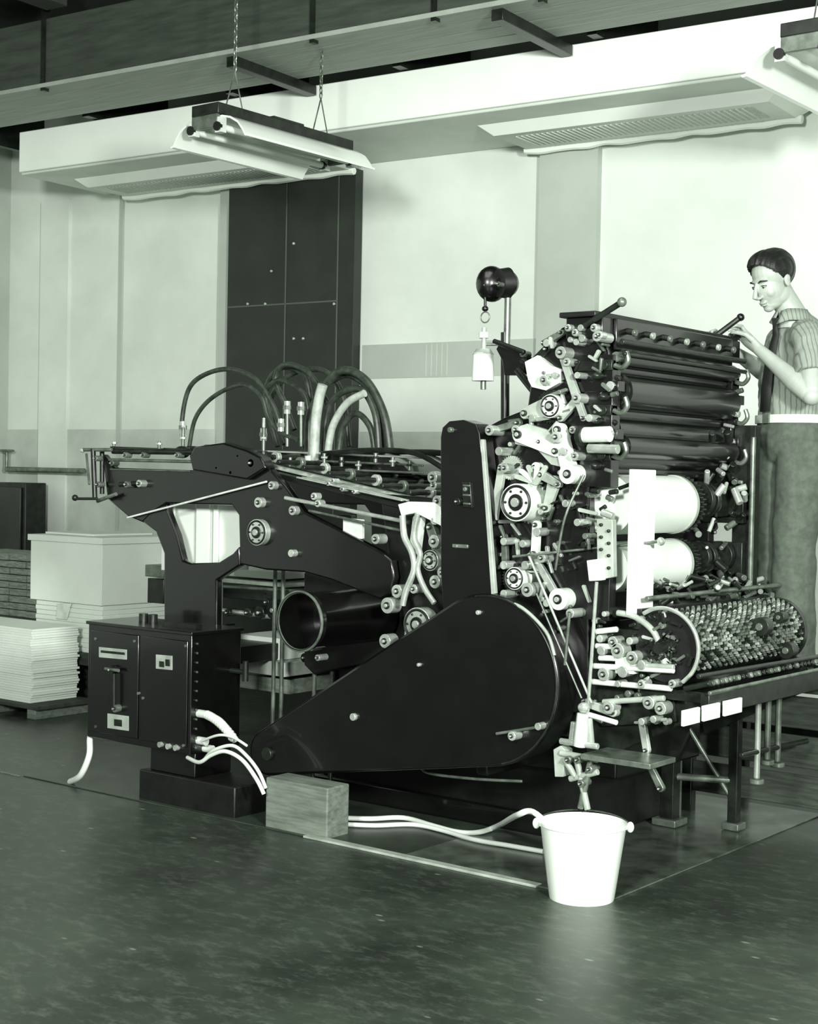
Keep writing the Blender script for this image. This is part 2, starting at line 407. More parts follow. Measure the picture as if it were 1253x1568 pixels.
# ================================================================= CONTROL BOX
cb=empty('electrical_control_box'); y0=0.0
a=B(187,1318,y0); c=B(400,1590,y0); zt_=B(400,1336,y0).z; zb_=c.z
P=Part('cabinet',cb,bevel=.006); box(P,(a.x,y0,zb_),(c.x,y0+.31,zt_),M_black)
box(P,(a.x-.01,y0-.01,zt_-.004),(c.x+.01,y0+.32,zt_+.012),M_black)
box(P,(c.x-.32,y0-.006,zb_+.03),(c.x-.02,y0,zt_-.03),M_black)
box(P,(a.x+.02,y0-.006,zb_+.03),(c.x-.34,y0,zt_-.03),M_black); P.finish()
P=Part('nameplates',cb,bevel=.001)
for (p0,p1,p2_,p3_) in (((208,1362),(266,1368),(266,1389),(208,1384)),((328,1378),(362,1381),(362,1411),(328,1408)),((226,1502),(270,1508),(270,1539),(226,1533))):
    poly(P,[p0,p1,p2_,p3_],y0-.010,.006,M_cream)
poly(P,[(212,1369),(262,1374),(262,1379),(212,1374)],y0-.013,.004,M_dark); poly(P,[(335,1392),(345,1393),(345,1405),(335,1404)],y0-.013,.004,M_dark)
poly(P,[(348,1388),(357,1389),(357,1403),(348,1402)],y0-.013,.004,M_dark); poly(P,[(240,1514),(256,1516),(256,1530),(240,1528)],y0-.013,.004,M_dark)
P.finish()
P=Part('switch_lever',cb)
kn(P,233,1410,9,y0,.03,M_dark,1); rod(P,B(240,1418,y0-.03),B(240,1492,y0-.03),.008,M_dark); rod(P,B(222,1408,y0-.035),B(250,1412,y0-.035),.008,M_grey)
kn(P,241,1492,8,y0,.035,M_grey,1)
for px,py in ((200,1345),(290,1460),(282,1350),(390,1360),(385,1570),(200,1530),(300,1470),(350,1568),(370,1570)): kn(P,px,py,3,y0,.012,M_grey)
for px,py in ((335,1568),(352,1572),(368,1575)): kn(P,px,py,6,y0,.02,M_steel)
for i in range(12):
    p=V((c.x+.002,y0+.03,zb_+.03+i*.042)); cyl(P,p,p+V((.006,0,0)),.005,M_grey,seg=8)
for px,py in ((302,1312),(322,1312)): 
    t_=B(px,py,y0+.16); cyl(P,V((t_.x,t_.y,zt_)),V((t_.x,t_.y,zt_+.05)),.022,M_dark)
box(P,(c.x-.3,y0+.1,zt_),(c.x-.08,y0+.14,zt_+.03),M_dark)
for dy,dz in ((.05,.18),(.05,.06),(.09,.02)):
    p=V((c.x,y0+dy,zb_+dz)); cyl(P,p,p+V((.05,0,0)),.018,M_white)
rod(P,V((c.x,y0+.25,zt_-.18)),V((c.x+.09,y0+.25,zt_-.18)),.012,M_dark); cyl(P,V((c.x+.09,y0+.25,zt_-.22)),V((c.x+.09,y0+.25,zt_-.13)),.014,M_dark)
P.finish()
P=Part('pedestal',cb,bevel=.006); box(P,(a.x+.33,y0+.03,.0),(c.x+.25,y0+.3,.14),M_black2); box(P,(a.x+.38,y0+.05,.14),(c.x-.02,y0+.28,zb_),M_black); P.finish()
P=Part('conduit_cable',cb)
l0=B(190,1552,.03); 
tube(P,[V((l0.x+.02,.05,zb_+.02)),l0,B(188,1590,.0),B(170,1632,-.01),Z(148,1646,.012)],.015,M_cable)
g=[V((c.x+.05,y0+.05,zb_+.18))]
for i in range(12):
    u=g[0]+V((i*.015,-.001*i,-.0025*i-.0004*i*i)); cyl(P,u,u+V((.011,0,-.003)),.020,M_cable,seg=14)
tube(P,[g[0],g[0]+V((.09,-.005,-.02)),g[0]+V((.19,-.01,-.09))],.016,M_cable)
tube(P,[B(395,1595,.02),B(420,1605,-.03),B(445,1590,-.04),B(475,1582,-.04),B(510,1600,-.03),B(540,1640,-.03),B(556,1672,-.02)],.009,M_cable)
tube(P,[B(430,1600,.03),B(450,1580,.0),B(490,1570,.0),B(520,1592,0.0),B(545,1625,.0),B(560,1660,0)],.008,M_cable)
tube(P,[B(425,1560,.03),B(460,1548,.0),B(490,1552,.0),B(520,1570,0.0)],.006,M_cable)
P.finish()
P=Part('floor_cable')
rim=bc+U0*.285-ax*.13
tube(P,[Z(715,1722,.02),Z(780,1724,.019),Z(850,1722,.019),Z(910,1738,.019),Z(965,1752,.019),Z(1010,1752,.02),Z(1050,1738,.06),B(1090,1716,-.12),rim+V((-.06,-.0,.01)),rim+U0*-.05+ax*.03],.011,M_cable)
tube(P,[Z(720,1735,.02),Z(790,1738,.018),Z(870,1736,.018),Z(930,1748,.018),Z(1000,1768,.018),Z(1070,1780,.018),Z(1145,1793,.018)],.010,M_cable)
P.finish()
# ================================================================= PRINTING PRESS
pr=empty('printing_press')
YN=.30; YF=1.30
P=Part('base_frame',pr,bevel=.01)
xa=B(640,1600,.66).x; xb=-.52
box(P,(xa+.1,.68,.009),(xb,YF+.05,.30),M_black2)
box(P,(xa+.2,.62,.30),(-.34,YF+.05,.95),M_black)
box(P,(xa+.05,.65,.009),(xb+.02,.68,.10),M_black)
for px in (660,1020): 
    a_=B(px,1500,.34); box(P,(a_.x-.03,.33,.30),(a_.x+.03,.64,.46),M_black2)
P.finish()
def hullpoly(P,circ,y,t,m,n=64,sx=1):
    pts=[]; 
    for px,py,r in circ:
        c_=B(px,py,y); rm=r*dep(c_)/f
        for i in range(n): q=2*pi*i/n; pts.append((c_.x+rm*cos(q),c_.z+rm*sin(q)))
    h=hull2(pts); prism(P,[V((x,y,z)) for x,z in h],V((0,t,0)),m)
P=Part('drive_guard',pr,bevel=.012)
hullpoly(P,[(560,1585,48),(1022,1432,182)],.17,.15,M_black)
P.finish()
P=Part('drive_guard_rim',pr,bevel=.003)
c_=B(1022,1432,.165); rm=182*dep(c_)/f
tube(P,[c_+V((cos(a),0,sin(a)))*rm*.975 for a in [math.radians(100-i*7) for i in range(26)]],.005,M_dark,seg=6,sub=2)
for px,py,r in ((742,1510,8),(560,1588,14),(880,1400,4),(1005,1290,5)):
    if r: kn(P,px,py,r,.17,.015,M_steel if r<12 else M_dark)
rod(P,B(1045,1545,.14),B(1140,1530,.14),.006,M_grey); kn(P,1077,1550,10,.17,.05,M_steel,1); kn(P,1132,1530,8,.17,.04,M_steel)
tube(P,[B(882,1585,.3),B(885,1610,.3),B(905,1628,.3),B(1000,1640,.3),B(1100,1645,.3)],.006,M_grey)
P.finish()
P=Part('vertical_guard',pr,bevel=.01)
poly(P,[(928,920),(932,900),(946,887),(975,884),(1002,892),(1010,912),(1020,1000),(1036,1262),(935,1300),(928,1200)],.2,.09,M_black)
poly(P,[(1011,925),(1018,925),(1043,1250),(1034,1252)],.195,.02,M_cream)
kn(P,946,905,6,.2,.02,M_grey); kn(P,962,1056,8,.2,.02,M_dark,1); kn(P,978,1030,5,.2,.02,M_grey); kn(P,960,1150,4,.2,.01,M_grey); poly(P,[(952,1145),(985,1147),(985,1155),(952,1153)],.192,.01,M_grey)
poly(P,[(972,1014),(990,1015),(994,1070),(975,1068)],.19,.012,M_dark)
for yy in (1020,1040,1058): poly(P,[(974,yy),(990,yy+1),(990,yy+5),(974,yy+4)],.186,.006,M_grey)
P.finish()
P=Part('feeder_frame',pr,bevel=.008)
arm=[(215,955),(240,985),(405,990),(410,945),(430,936),(470,936),(545,962),(600,1022),(640,1078),(700,1108),(800,1160),(825,1180),(830,1215),(822,1250),(800,1262),(700,1222),(640,1205),(560,1200),(505,1188),(502,1085),(488,1064),(350,1060),(322,1078),(300,1100),(270,1088),(225,1050)]
colm=[(295,1095),(322,1070),(350,1061),(352,1075),(372,1125),(385,1180),(402,1186),(460,1184),(490,1165),(503,1150),(505,1190),(456,1222),(456,1330),(345,1330),(345,1165),(328,1120)]
poly(P,arm,YN,.04,M_black); poly(P,colm,YN+.002,.04,M_black)
pts=[B(a_,b_,YN) for a_,b_ in arm]; prism(P,[p+V((0,.95,0)) for p in pts],V((0,.04,0)),M_black2)
poly(P,[(405,990),(398,960),(410,940),(470,932),(520,948),(548,962),(560,985),(520,1010)],YN-.03,.07,M_black)
P.finish()
xs0=B(345,1200,YN).x; xs1=B(456,1200,YN).x
P=Part('feeder_column_foot',pr,bevel=.006)
box(P,(xs0,YN+.002,.009),(xs1,YN+.08,B(400,1325,YN).z+.02),M_black2); box(P,(xs0,YN+.95,.009),(xs1,YN+1.0,1.3),M_black2)
box(P,(xs0+.02,YN+.04,.6),(xs1-.02,YN+.95,.68),M_black2)
P.finish()
P=Part('feeder_paper_sheets',pr)
for i,(u0,u1,yy) in enumerate(((340,364,0),(366,410,1),(412,438,0),(440,446,1),(448,456,0),(460,520,1))):
    poly(P,[(u0+2,1050),(u1+2,1050),(u1,1200),(u0,1200)],YN+.12+.02*yy,.012,M_paper)
P.finish()
P=Part('feeder_details',pr,bevel=.0015)
for px,py,r,s in ((528,975,9,1),(571,1022,9,1),(543,1058,11,1),(540,1121,28,2),(615,1075,10,1),(612,1165,8,0),(790,1135,7,0),(500,960,3,0),(485,995,4,0),(455,985,3,0)):
    kn(P,px,py,r,YN,.03,M_steel,s)
rod(P,B(268,1090,YN-.02),B(562,1014,YN-.02),.005,M_white)
rod(P,B(238,950,YN),B(410,952,YN),.014,M_dark); rod(P,B(230,968,YN-.01),B(408,972,YN-.01),.008,M_grey)
rod(P,B(232,988,YN-.01),B(400,992,YN-.01),.004,M_grey)
for px in (262,300,372): 
    kn(P,px,958,6,YN,.03,M_grey,1)
rod(P,B(196,945,YN-.05),B(200,1052,YN-.05),.013,M_dark); rod(P,B(215,945,YN),B(215,1040,YN),.012,M_dark)
rod(P,B(172,947,YN-.05),B(235,947,YN-.05),.009,M_grey); rod(P,B(182,955,YN-.05),B(188,1020,YN-.08),.006,M_grey)
rod(P,B(160,1050,YN-.08),B(205,1050,YN-.08),.007,M_dark); ell(P,B(158,1048,YN-.08),(.016,.016,.016),M_dark); ell(P,B(174,948,YN-.05),(.013,.013,.013),M_steel)
for px,py in ((200,965),(205,1020),(235,975)): kn(P,px,py,6,YN-.02,.03,M_grey,1)
cyl(P,B(252,1020,YN-.02),B(290,1018,YN-.02),.012,M_dark); kn(P,265,1020,7,YN,.05,M_grey,1); kn(P,292,1018,8,YN,.04,M_steel,1)
rod(P,B(205,1055,YN-.03),B(245,1040,YN-.03),.01,M_grey)
for px,py in ((240,945),(300,950),(345,948),(395,944)):
    a_=B(px,py,YN); cyl(P,a_,a_+V((0,.95,0)),.012,M_dark,seg=12)
for j in range(5):
    y=YN+.12+j*.19; a_=B(250,950,YN); a_=V((a_.x+.02,y,a_.z)); cyl(P,a_,a_+V((.55,0,0)),.007,M_grey if j%2 else M_dark,seg=8)
    ell(P,a_+V((.3,0,0)),(.05,.03,.03),M_dark)
for px,py,h in ((385,950,50),(335,945,16),(555,950,50),(240,940,10)):
    a_=B(px,py,YN+.25); hh=h*dep(a_)/f; cyl(P,a_,a_+U0*hh,.008,M_grey,seg=10); cyl(P,a_-U0*.02,a_+U0*.0,.020,M_dark,seg=12)
    cyl(P,a_+U0*hh*.5,a_+U0*(hh*.5+.012),.016,M_steel,seg=6)
P.finish()
P=Part('feed_board',pr,bevel=.003)
A_=B(560,985,YN+.1); Bq=B(885,1062,YN+.1)
nb=14
for i in range(nb):
    y=YN+.12+i*.065
    a1=V((A_.x,y,A_.z)); b1=V((Bq.x,y,Bq.z)); m_=M_cream if i%3==0 else (M_dark if i%3==1 else M_grey)
    prism(P,[a1,b1,b1+U0*.018,a1+U0*.018],V((0,.022 if i%3 else .035,0)),m_)
prism(P,[V((A_.x,YN+.05,A_.z-.03)),V((Bq.x,YN+.05,Bq.z-.03)),V((Bq.x,YN+.05,Bq.z-.005)),V((A_.x,YN+.05,A_.z-.005))],V((0,.95,0)),M_black2)
rod(P,B(600,1048,YN),B(862,1100,YN),.009,M_steel); rod(P,B(650,1075,YN-.01),B(850,1118,YN-.01),.006,M_grey)
for i in range(7):
    a1=V((Bq.x-.62,YN+.0+i*.035,Bq.z+.10)); b1=V((Bq.x-.02,YN+.0+i*.035,Bq.z+.012))
    prism(P,[a1,b1,b1+U0*.008,a1+U0*.008],V((0,.018,0)),M_cream if i%2 else M_steel)
for i in range(7):
    u=i/6; p=V((A_.x+(Bq.x-A_.x)*u,YN+.02,A_.z+(Bq.z-A_.z)*u+.05)); cyl(P,p,p+V((0,.96,0)),.012,M_dark,seg=12)
    for j in range(3):
        q_=p+V((0,.15+j*.3,0)); cyl(P,q_-V((0,.012,0)),q_+V((0,.012,0)),.026,M_grey if (i+j)%2 else M_steel,seg=16)
P.finish()
P=Part('feed_hood',pr,bevel=.004)
for k_ in range(3):
    y=YN+.25+k_*.28
    pts=[B(600,962,YN)+V((0,y-YN,.02)),B(700,945,YN)+V((0,y-YN,0)),B(800,952,YN)+V((0,y-YN,0)),B(880,1000,YN)+V((0,y-YN,0))]
    tube(P,pts,.012,M_dark,seg=8)
a_=B(650,985,YN+.35);b_=B(870,1000,YN+.35)
n=10; pts=[]
for i in range(n+1):
    u=i/n; pts.append(a_.lerp(b_,u)+U0*(.09*sin(pi*u)**.6))
prism(P,pts,V((0,.5,0)),M_black)
for py,m_ in ((950,M_steel),(966,M_grey),(982,M_grey)):
    rod(P,B(560,py,YN+.3),B(892,py+14,YN+.3),.005,m_)
for i in range(9):
    p=B(575+i*36,975+(i%3)*8,YN+.2+.05*(i%3)); cyl(P,p,p+V((0,0,.045)),.009,M_grey,seg=10)
    cyl(P,p+V((0,0,.02)),p+V((0,0,.03)),.017,M_steel if i%2 else M_dark,seg=6)
for px,py,r in ((660,1045,8),(668,1060,8),(720,1030,5),(700,1012,5),(910,1005,13),(912,1022,9),(690,1018,5),(745,1035,5)): kn(P,px,py,r,YN+.02,.03,M_steel,1)
poly(P,[(722,1090),(762,1094),(762,1135),(722,1130)],YN+.02,.02,M_white)
P.finish()
P=Part('suction_hoses',pr)
def hz(l,y,r,m): tube(P,[B(a,b_,y) for a,b_ in l],r,m,seg=10,sub=8)
hz([(385,945),(384,880),(400,815),(440,785),(490,778),(540,800),(578,860),(592,905)],.65,.012,M_hose)
hz([(398,945),(412,880),(450,835),(510,810),(550,835),(566,880),(590,910),(625,925)],.62,.011,M_hose)
hz([(585,940),(560,830),(590,775),(640,790),(655,850),(662,930)],.9,.014,M_hose)
hz([(600,935),(570,850),(610,790),(680,780),(720,830),(735,940)],.95,.014,M_hose)
hz([(650,960),(652,880),(680,820),(720,780),(770,800),(808,870),(822,950)],.75,.020,M_hose)
hz([(668,960),(665,880),(675,815),(700,800),(740,790),(790,840),(806,950)],.8,.018,M_hose)
hz([(660,1010),(664,900),(672,840),(680,810)],.6,.024,M_hosel)
hz([(682,950),(688,870),(715,830),(760,820),(790,870),(798,950)],.7,.016,M_hose)
hz([(690,960),(700,900),(730,850),(768,828)],.66,.018,M_hosel)
hz([(712,960),(722,900),(750,870),(780,900),(790,955)],.72,.015,M_hose)
hz([(620,905),(600,850),(580,800),(600,768),(650,785),(690,850)],.85,.014,M_hose)
hz([(560,820),(590,800),(640,830),(650,890),(640,950)],.8,.012,M_hose)
for px,py in ((385,900),(592,895),(605,858),(634,860),(660,990),(555,915)):
    p=B(px,py,.62); cyl(P,p-U0*.03,p+U0*.03,.016,M_steel,seg=12); cyl(P,p-U0*.01,p+U0*.01,.021,M_grey,seg=6)
rod(P,B(655,1010,.6),B(655,960,.6),.03,M_white); rod(P,B(555,950,.6),B(556,880,.6),.008,M_steel); rod(P,B(385,960,.6),B(384,905,.6),.012,M_steel)
rod(P,B(605,940,.62),B(605,850,.62),.008,M_grey); rod(P,B(634,940,.62),B(634,850,.62),.008,M_grey)
P.finish()
P=Part('blower_drum',pr)
c0=B(634,1308,.02); rr_=62*dep(c0)/f; n=40; k=P.mi(M_dark); k2=P.mi(M_black)
prof=[(rr_*1.0,0),(rr_*1.04,-.012),(rr_*.97,-.016),(rr_*.93,0),(rr_*.9,.2),(.002,.2)]; outer=[(rr_*1.0,0),(rr_*1.02,.02),(rr_*.97,.03),(rr_*.97,.5),(.002,.5)]
for pf,kk in ((prof,k2),(outer,k2)):
    rg=[[P.bm.verts.new(c0+V((r*cos(2*pi*i/n),y,r*sin(2*pi*i/n)))) for i in range(n)] for r,y in pf]
    for a,b in zip(rg,rg[1:]):
        for i in range(n): P.bm.faces.new((a[i],a[(i+1)%n],b[(i+1)%n],b[i])).material_index=kk
ring(P,c0+V((0,-.008,0)),YD,rr_*1.0,.007,M_grey,n=40)
P.finish()
P=Part('gripper_linkage',pr,bevel=.002)
poly(P,[(838,1062),(860,1056),(915,1058),(928,1068),(930,1108),(905,1095),(875,1080),(845,1086)],YN-.06,.05,M_white)
tube(P,[B(848,1085,YN-.06),B(852,1130,YN-.06),B(868,1165,YN-.06),B(872,1200,YN-.06),B(855,1245,YN-.06),B(848,1275,YN-.06)],.014,M_steel)
tube(P,[B(880,1080,YN-.06),B(872,1130,YN-.06),B(885,1165,YN-.06),B(880,1200,YN-.06),B(895,1240,YN-.06),B(915,1270,YN-.06)],.012,M_steel)
link(P,(878,1095),(870,1160),12,12,YN-.04,.03,M_white); link(P,(905,1110),(925,1175),10,14,YN-.02,.03,M_grey)
for px,py,r,s in ((815,1275,17,1),(810,1350,15,1),(878,1315,36,2),(920,1055,12,1),(913,1140,14,1),(905,1180,22,2),(915,1225,14,1),(870,1240,10,1),(790,1135,11,1),(835,1245,14,1),(655,1365,6,0),(730,1345,4,0),(668,1385,7,1),(915,1093,12,1),(930,1205,12,1)): kn(P,px,py,r,YN-.0,.05,M_steel,s)
poly(P,[(852,1330),(880,1290),(917,1300),(912,1330),(880,1345),(850,1350)],YN-.0,.02,M_cream)
P.finish()
P=Part('mid_frame',pr,bevel=.006)
poly(P,[(640,1205),(830,1260),(930,1180),(930,1330),(760,1400),(660,1420),(640,1400)],YN+.25,.05,M_black2)
poly(P,[(800,1040),(1050,1060),(1050,1300),(850,1300),(820,1180)],YN+.06,.05,M_black2)
P.finish()
P=Part('feeder_pile_table',pr,bevel=.004)
def bb(px0,py0,px1,py1,y,d,m): 
    a_=B(px0,py1,y); c2_=B(px1,py0,y); box(P,(a_.x,y,B((px0+px1)/2,py1,y).z),(c2_.x,y+d,B((px0+px1)/2,py0,y).z),m)
bb(458,1200,585,1216,.75,.6,M_paper); bb(462,1222,600,1232,.72,.5,M_steel)
bb(470,1238,560,1262,.8,.5,M_dark); bb(500,1340,592,1385,.75,.4,M_paper); bb(505,1390,600,1420,.7,.5,M_cream); bb(500,1425,610,1455,.75,.4,M_wood)
for px,y0_,y1_ in ((597,1195,1500),(663,1375,1480),(580,1200,1500),(700,1380,1470)):
    a_=B(px,y0_,.6); cyl(P,a_,V((a_.x,a_.y,.01)),.010,M_grey,seg=10)
for px,py,r in ((575,1285,20),(545,1290,14),(560,1268,8),(520,1290,10),(478,1290,8),(475,1320,6),(640,1385,10)): kn(P,px,py,r,.7,.05,M_dark,1)
rod(P,B(465,1285,.68),B(590,1300,.68),.012,M_steel); rod(P,B(470,1235,.68),B(640,1245,.68),.008,M_grey)
bb(305,1190,345,1215,.5,.5,M_grey); bb(310,1218,345,1270,.55,.4,M_dark)
P.finish()
# --- tower side frames
P=Part('tower_frames',pr,bevel=.008)
tow=[(1182,690),(1235,668),(1265,690),(1285,740),(1290,800),(1272,900),(1262,985),(1240,1010),(1240,1500),(1048,1500),(1044,1200),(1022,900),(1060,880),(1110,860),(1118,800),(1140,740)]
pts=poly(P,tow,YN,.05,M_black)
prism(P,[p+V((0,YF-YN,0)) for p in pts],V((0,.05,0)),M_black2)
box(P,(-.70,YN+.05,.5),(-.36,YF,1.45),M_black2)
box(P,(-.56,YN+.05,1.5),(-.42,YF,1.98),M_black)
P.finish()
P=Part('tower_gearing',pr,bevel=.0015)
Yt=YN
disc=[(1158,855,25,2),(1180,742,13,1),(1257,708,11,1),(1150,722,8,0),(1225,712,8,0),(1213,838,11,1),(1030,906,11,1),(1195,998,21,1),(1087,1058,40,2),(1083,1218,24,2),(1110,1242,15,1),(1175,1262,23,1),(1200,1292,10,1),(1062,985,10,1),(1085,905,10,1),(1120,880,8,0),(1213,720,7,0),(1193,762,9,1),(1200,715,6,0),(1215,790,7,0),(1145,800,10,1),(1168,790,7,0),(1060,1190,9,0),(1140,1175,10,1),(1105,1190,9,0),(1050,950,9,0),(1210,960,9,1),(1185,950,8,0),(1240,880,8,0),(1170,920,12,1),(1135,930,9,1),(1222,690,7,0),(1150,1270,8,0),(1060,1250,8,0),(1060,1140,8,0),(1130,1120,9,0),(1100,1145,8,0),(1190,1060,8,0),(1215,1100,8,0),(1205,905,8,1)]
for px,py,r,s in disc: kn(P,px,py,r,Yt,random.uniform(.05,.09),M_white if r>19 else M_steel,s)
poly(P,[(1105,762),(1132,748),(1160,770),(1182,778),(1178,806),(1150,822),(1120,815),(1112,800)],Yt-.03,.03,M_white)
poly(P,[(1078,902),(1110,892),(1150,905),(1182,935),(1190,985),(1160,978),(1130,945),(1085,935)],Yt-.04,.03,M_cream)
link(P,(1175,905),(1197,995),15,17,Yt-.05,.03,M_white); link(P,(1092,915),(1170,950),16,12,Yt-.055,.03,M_white)
link(P,(1105,870),(1158,855),12,22,Yt-.035,.03,M_cream); link(P,(1128,985),(1118,1030),12,10,Yt-.03,.03,M_white)
link(P,(1180,880),(1215,840),8,9,Yt-.03,.02,M_steel); link(P,(1180,742),(1213,838),7,9,Yt-.045,.02,M_cream)
link(P,(1055,985),(1035,1110),9,8,Yt-.04,.02,M_cream); link(P,(1128,1105),(1125,1165),9,9,Yt-.04,.02,M_white); link(P,(1165,1015),(1150,1070),14,9,Yt-.03,.02,M_cream)
link(P,(1120,1165),(1170,1255),7,8,Yt-.03,.02,M_steel); link(P,(1140,1000),(1175,1020),10,7,Yt-.05,.02,M_steel)
link(P,(1060,1130),(1062,1190),6,7,Yt-.03,.02,M_grey); link(P,(1213,838),(1228,880),7,7,Yt-.05,.02,M_steel)
link(P,(1040,905),(1090,890),7,7,Yt-.04,.02,M_grey); link(P,(1145,722),(1182,700),7,6,Yt-.04,.02,M_grey)
for i in range(5):
    a2=math.radians(200+i*24); link(P,(1128,1015),(1128+cos(a2)*44,1015+sin(a2)*34),7,5,Yt-.045-.004*i,.012,M_white if i%2 else M_cream,boss=False)
for c_,r_,m_ in (((1120,1060),44,M_grey),((1158,856),36,M_dark),((1075,985),26,M_cream),((1083,1218),32,M_dark),((1205,1000),28,M_dark)):
    q_=B(*c_,Yt-.02); gear(P,q_,r_*dep(q_)/f,.02,m_)
cyl(P,B(1226,916,Yt-.05),B(1285,914,Yt-.05),.030,M_white); cyl(P,B(1222,918,Yt-.05),B(1232,918,Yt-.05),.042,M_dark)
cyl(P,B(1240,944,Yt-.05),B(1302,946,Yt-.05),.018,M_steel)
reg=[(1048,700+170,1240,1300,75),(1130,700,1275,870,30),(1100,1150,1240,1420,14)]
for x0_,y0_,x1_,y1_,n_ in reg:
    for i in range(n_):
        px=random.uniform(x0_,x1_); py=random.uniform(y0_,y1_); m_=random.choice([M_steel,M_grey,M_dark,M_grey,M_cream])
        if random.random()<.35: kn(P,px,py,random.uniform(3,7),Yt,random.uniform(.02,.06),m_,0)
        else:
            a2=random.uniform(0,pi); L=random.uniform(12,36); r_=random.uniform(2,4.5)
            link(P,(px,py),(px+cos(a2)*L,py+sin(a2)*L),r_,r_*.8,Yt-random.uniform(.015,.05),.015,m_,n=12,boss=False)
P.finish()
P=Part('tower_top_levers',pr,bevel=.002)
poly(P,[(1052,722),(1090,735),(1112,750),(1100,790),(1062,790),(1058,760),(1045,735)],YN+.1,.03,M_black)
rod(P,B(1040,718,.3),B(1105,742,.3),.010,M_black2)
link(P,(1125,760),(1150,735),9,9,YN-.01,.02,M_dark); kn(P,1100,745,7,YN+.1,.04,M_grey,1)
rod(P,B(1090,780,.4),B(1130,830,.35),.016,M_dark); rod(P,B(1100,760,.35),B(1150,790,.33),.014,M_dark)
P.finish()
P=Part('long_rods',pr)
rod(P,B(1080,1172,.2),Bx(1392,1140,-.02),.005,M_grey); ell(P,Bx(1392,1140,-.02),(.016,.016,.016),M_steel)
rod(P,B(1112,1166,.22),B(1246,1480,.22),.005,M_cream); rod(P,B(1130,1250,.2),B(1225,1470,.2),.004,M_grey)
rod(P,B(1257,1225,.22),B(1238,1500,.22),.007,M_steel); rod(P,B(1200,1290,.2),B(1190,1400,.2),.006,M_grey)
tube(P,[B(1230,1000,.24),B(1190,1090,.2),B(1170,1200,.2)],.005,M_grey)
tube(P,[B(1050,1262,.24),B(1100,1280,.16),B(1150,1330,.16),B(1168,1380,.16)],.007,M_cream)
P.finish()
# --- ink fountain & rollers
P=Part('ink_fountain',pr,bevel=.004)
zf=B(1245,682,YN).z
box(P,(-.38,YN-.06,zf-.06),(-.22,YF+.10,zf+.02),M_black)
box(P,(-.40,YN-.08,zf+.02),(-.24,YF+.12,zf+.040),M_black2)
box(P,(-.22,YN+.02,zf-.10),(-.205,YF,zf+.02),M_black)
for i in range(7):
    y=YN+.10+i*.14; cyl(P,V((-.22,y,zf-.02)),V((-.175,y,zf-.03)),.012,M_dark,seg=12); cyl(P,V((-.18,y,zf-.03)),V((-.165,y,zf-.033)),.014 ,M_steel if i%2 else M_grey,seg=12)
lv=[B(1225,690,YN-.07),B(1310,636,YN-.07)]
rod(P,lv[0],lv[1],.012,M_dark); ell(P,lv[1],(.018,.018,.018),M_grey); kn(P,1250,690,9,YN-.06,.03,M_steel,1)
for px,py in ((1210,700),(1195,690),(1262,705)): kn(P,px,py,8,YN-.06,.03,M_steel,1)
barB=D(1560,668,6.52); barA=V((-.28,YF-.02,zf+.035))
rod(P,barA,barB,.012,M_dark); ell(P,barB,(.017,.017,.017),M_black)
rod(P,V((-.16,YN-.02,zf-.075)),V((-.16,YF+.02,zf-.075)),.012,M_dark)
rod(P,V((-.15,YN-.02,zf-.12)),V((-.15,YF+.02,zf-.12)),.009,M_dark)
rod(P,V((-.25,YF+.08,zf+.05)),V((-.25,YF+.20,zf+.05)),.012,M_dark)
P.finish()
P=Part('ink_rollers',pr)
def roller(pyn,x,r,y0=YN+.06,y1=YF-.02,m=M_roller,j=.02,ext=.05):
    z=Bx(1275,pyn,x).z
    cyl(P,V((x,y0,z)),V((x,y1,z)),r,m,seg=40); cyl(P,V((x,y0-ext,z)),V((x,y1+ext,z)),j,M_grey,seg=16)
    for yy in (y0-.005,y1-.005): cyl(P,V((x,yy,z)),V((x,yy+.01,z)),r*.8,M_dark,seg=32)
roller(748,-.2,.035); roller(775,-.26,.04); roller(822,-.22,.068); roller(868,-.30,.06); roller(905,-.25,.05); roller(938,-.2,.045); roller(965,-.27,.04); roller(992,-.3,.035)
roller(722,-.28,.03,m=M_dark)
P.finish()
P=Part('roller_brackets',pr,bevel=.002)
for yb,sg in ((YN-.02,1),(YF+.0,1)):
    for i,(z_,s_) in enumerate(((zf-.16,.05),(zf-.24,.06),(zf-.33,.07),(zf-.42,.06),(zf-.50,.05))):
        x_=-.2+.03*(i%2)
        box(P,(-.36,yb,z_-.02),(x_,yb+.05,z_+.02),M_black if i%2 else M_dark)
        pts=[V((x_+.0,yb+.02,z_)),V((x_+.035,yb+.02,z_-.01)),V((x_+.06,yb+.02,z_+.015)),V((x_+.05,yb+.02,z_+.05))]
        if i%2==0: tube(P,pts,.010,M_grey,seg=8)
        cyl(P,V((x_-.03,yb-.012,z_)),V((x_-.03,yb+.07,z_)),.018,M_steel if i%2 else M_dark,seg=14)
        ell(P,V((x_-.06,yb+.0,z_-.04)),(.022,.03,.016),M_dark,u=12,v=8)
    for i in range(16):
        z_=random.uniform(zf-.75,zf-.1); x_=random.uniform(-.30,-.16); y_=yb+random.uniform(-.02,.04)
        cyl(P,V((x_,y_,z_)),V((x_+random.uniform(.02,.05),y_,z_+random.uniform(-.02,.02))),random.uniform(.006,.016),random.choice([M_steel,M_dark,M_grey,M_dark]),seg=12)
box(P,(-.34,YN-.01,zf-.62),(-.2,YN+.05,zf-.12),M_black); box(P,(-.34,YF-.01,zf-.75),(-.2,YF+.06,zf-.1),M_black)
P.finish()
P=Part('printing_cylinders',pr)
zc1=Bx(1300,1062,-.27).z; zc2=Bx(1300,1192,-.27).z
yE=Bx(1418,1060,-.24).y
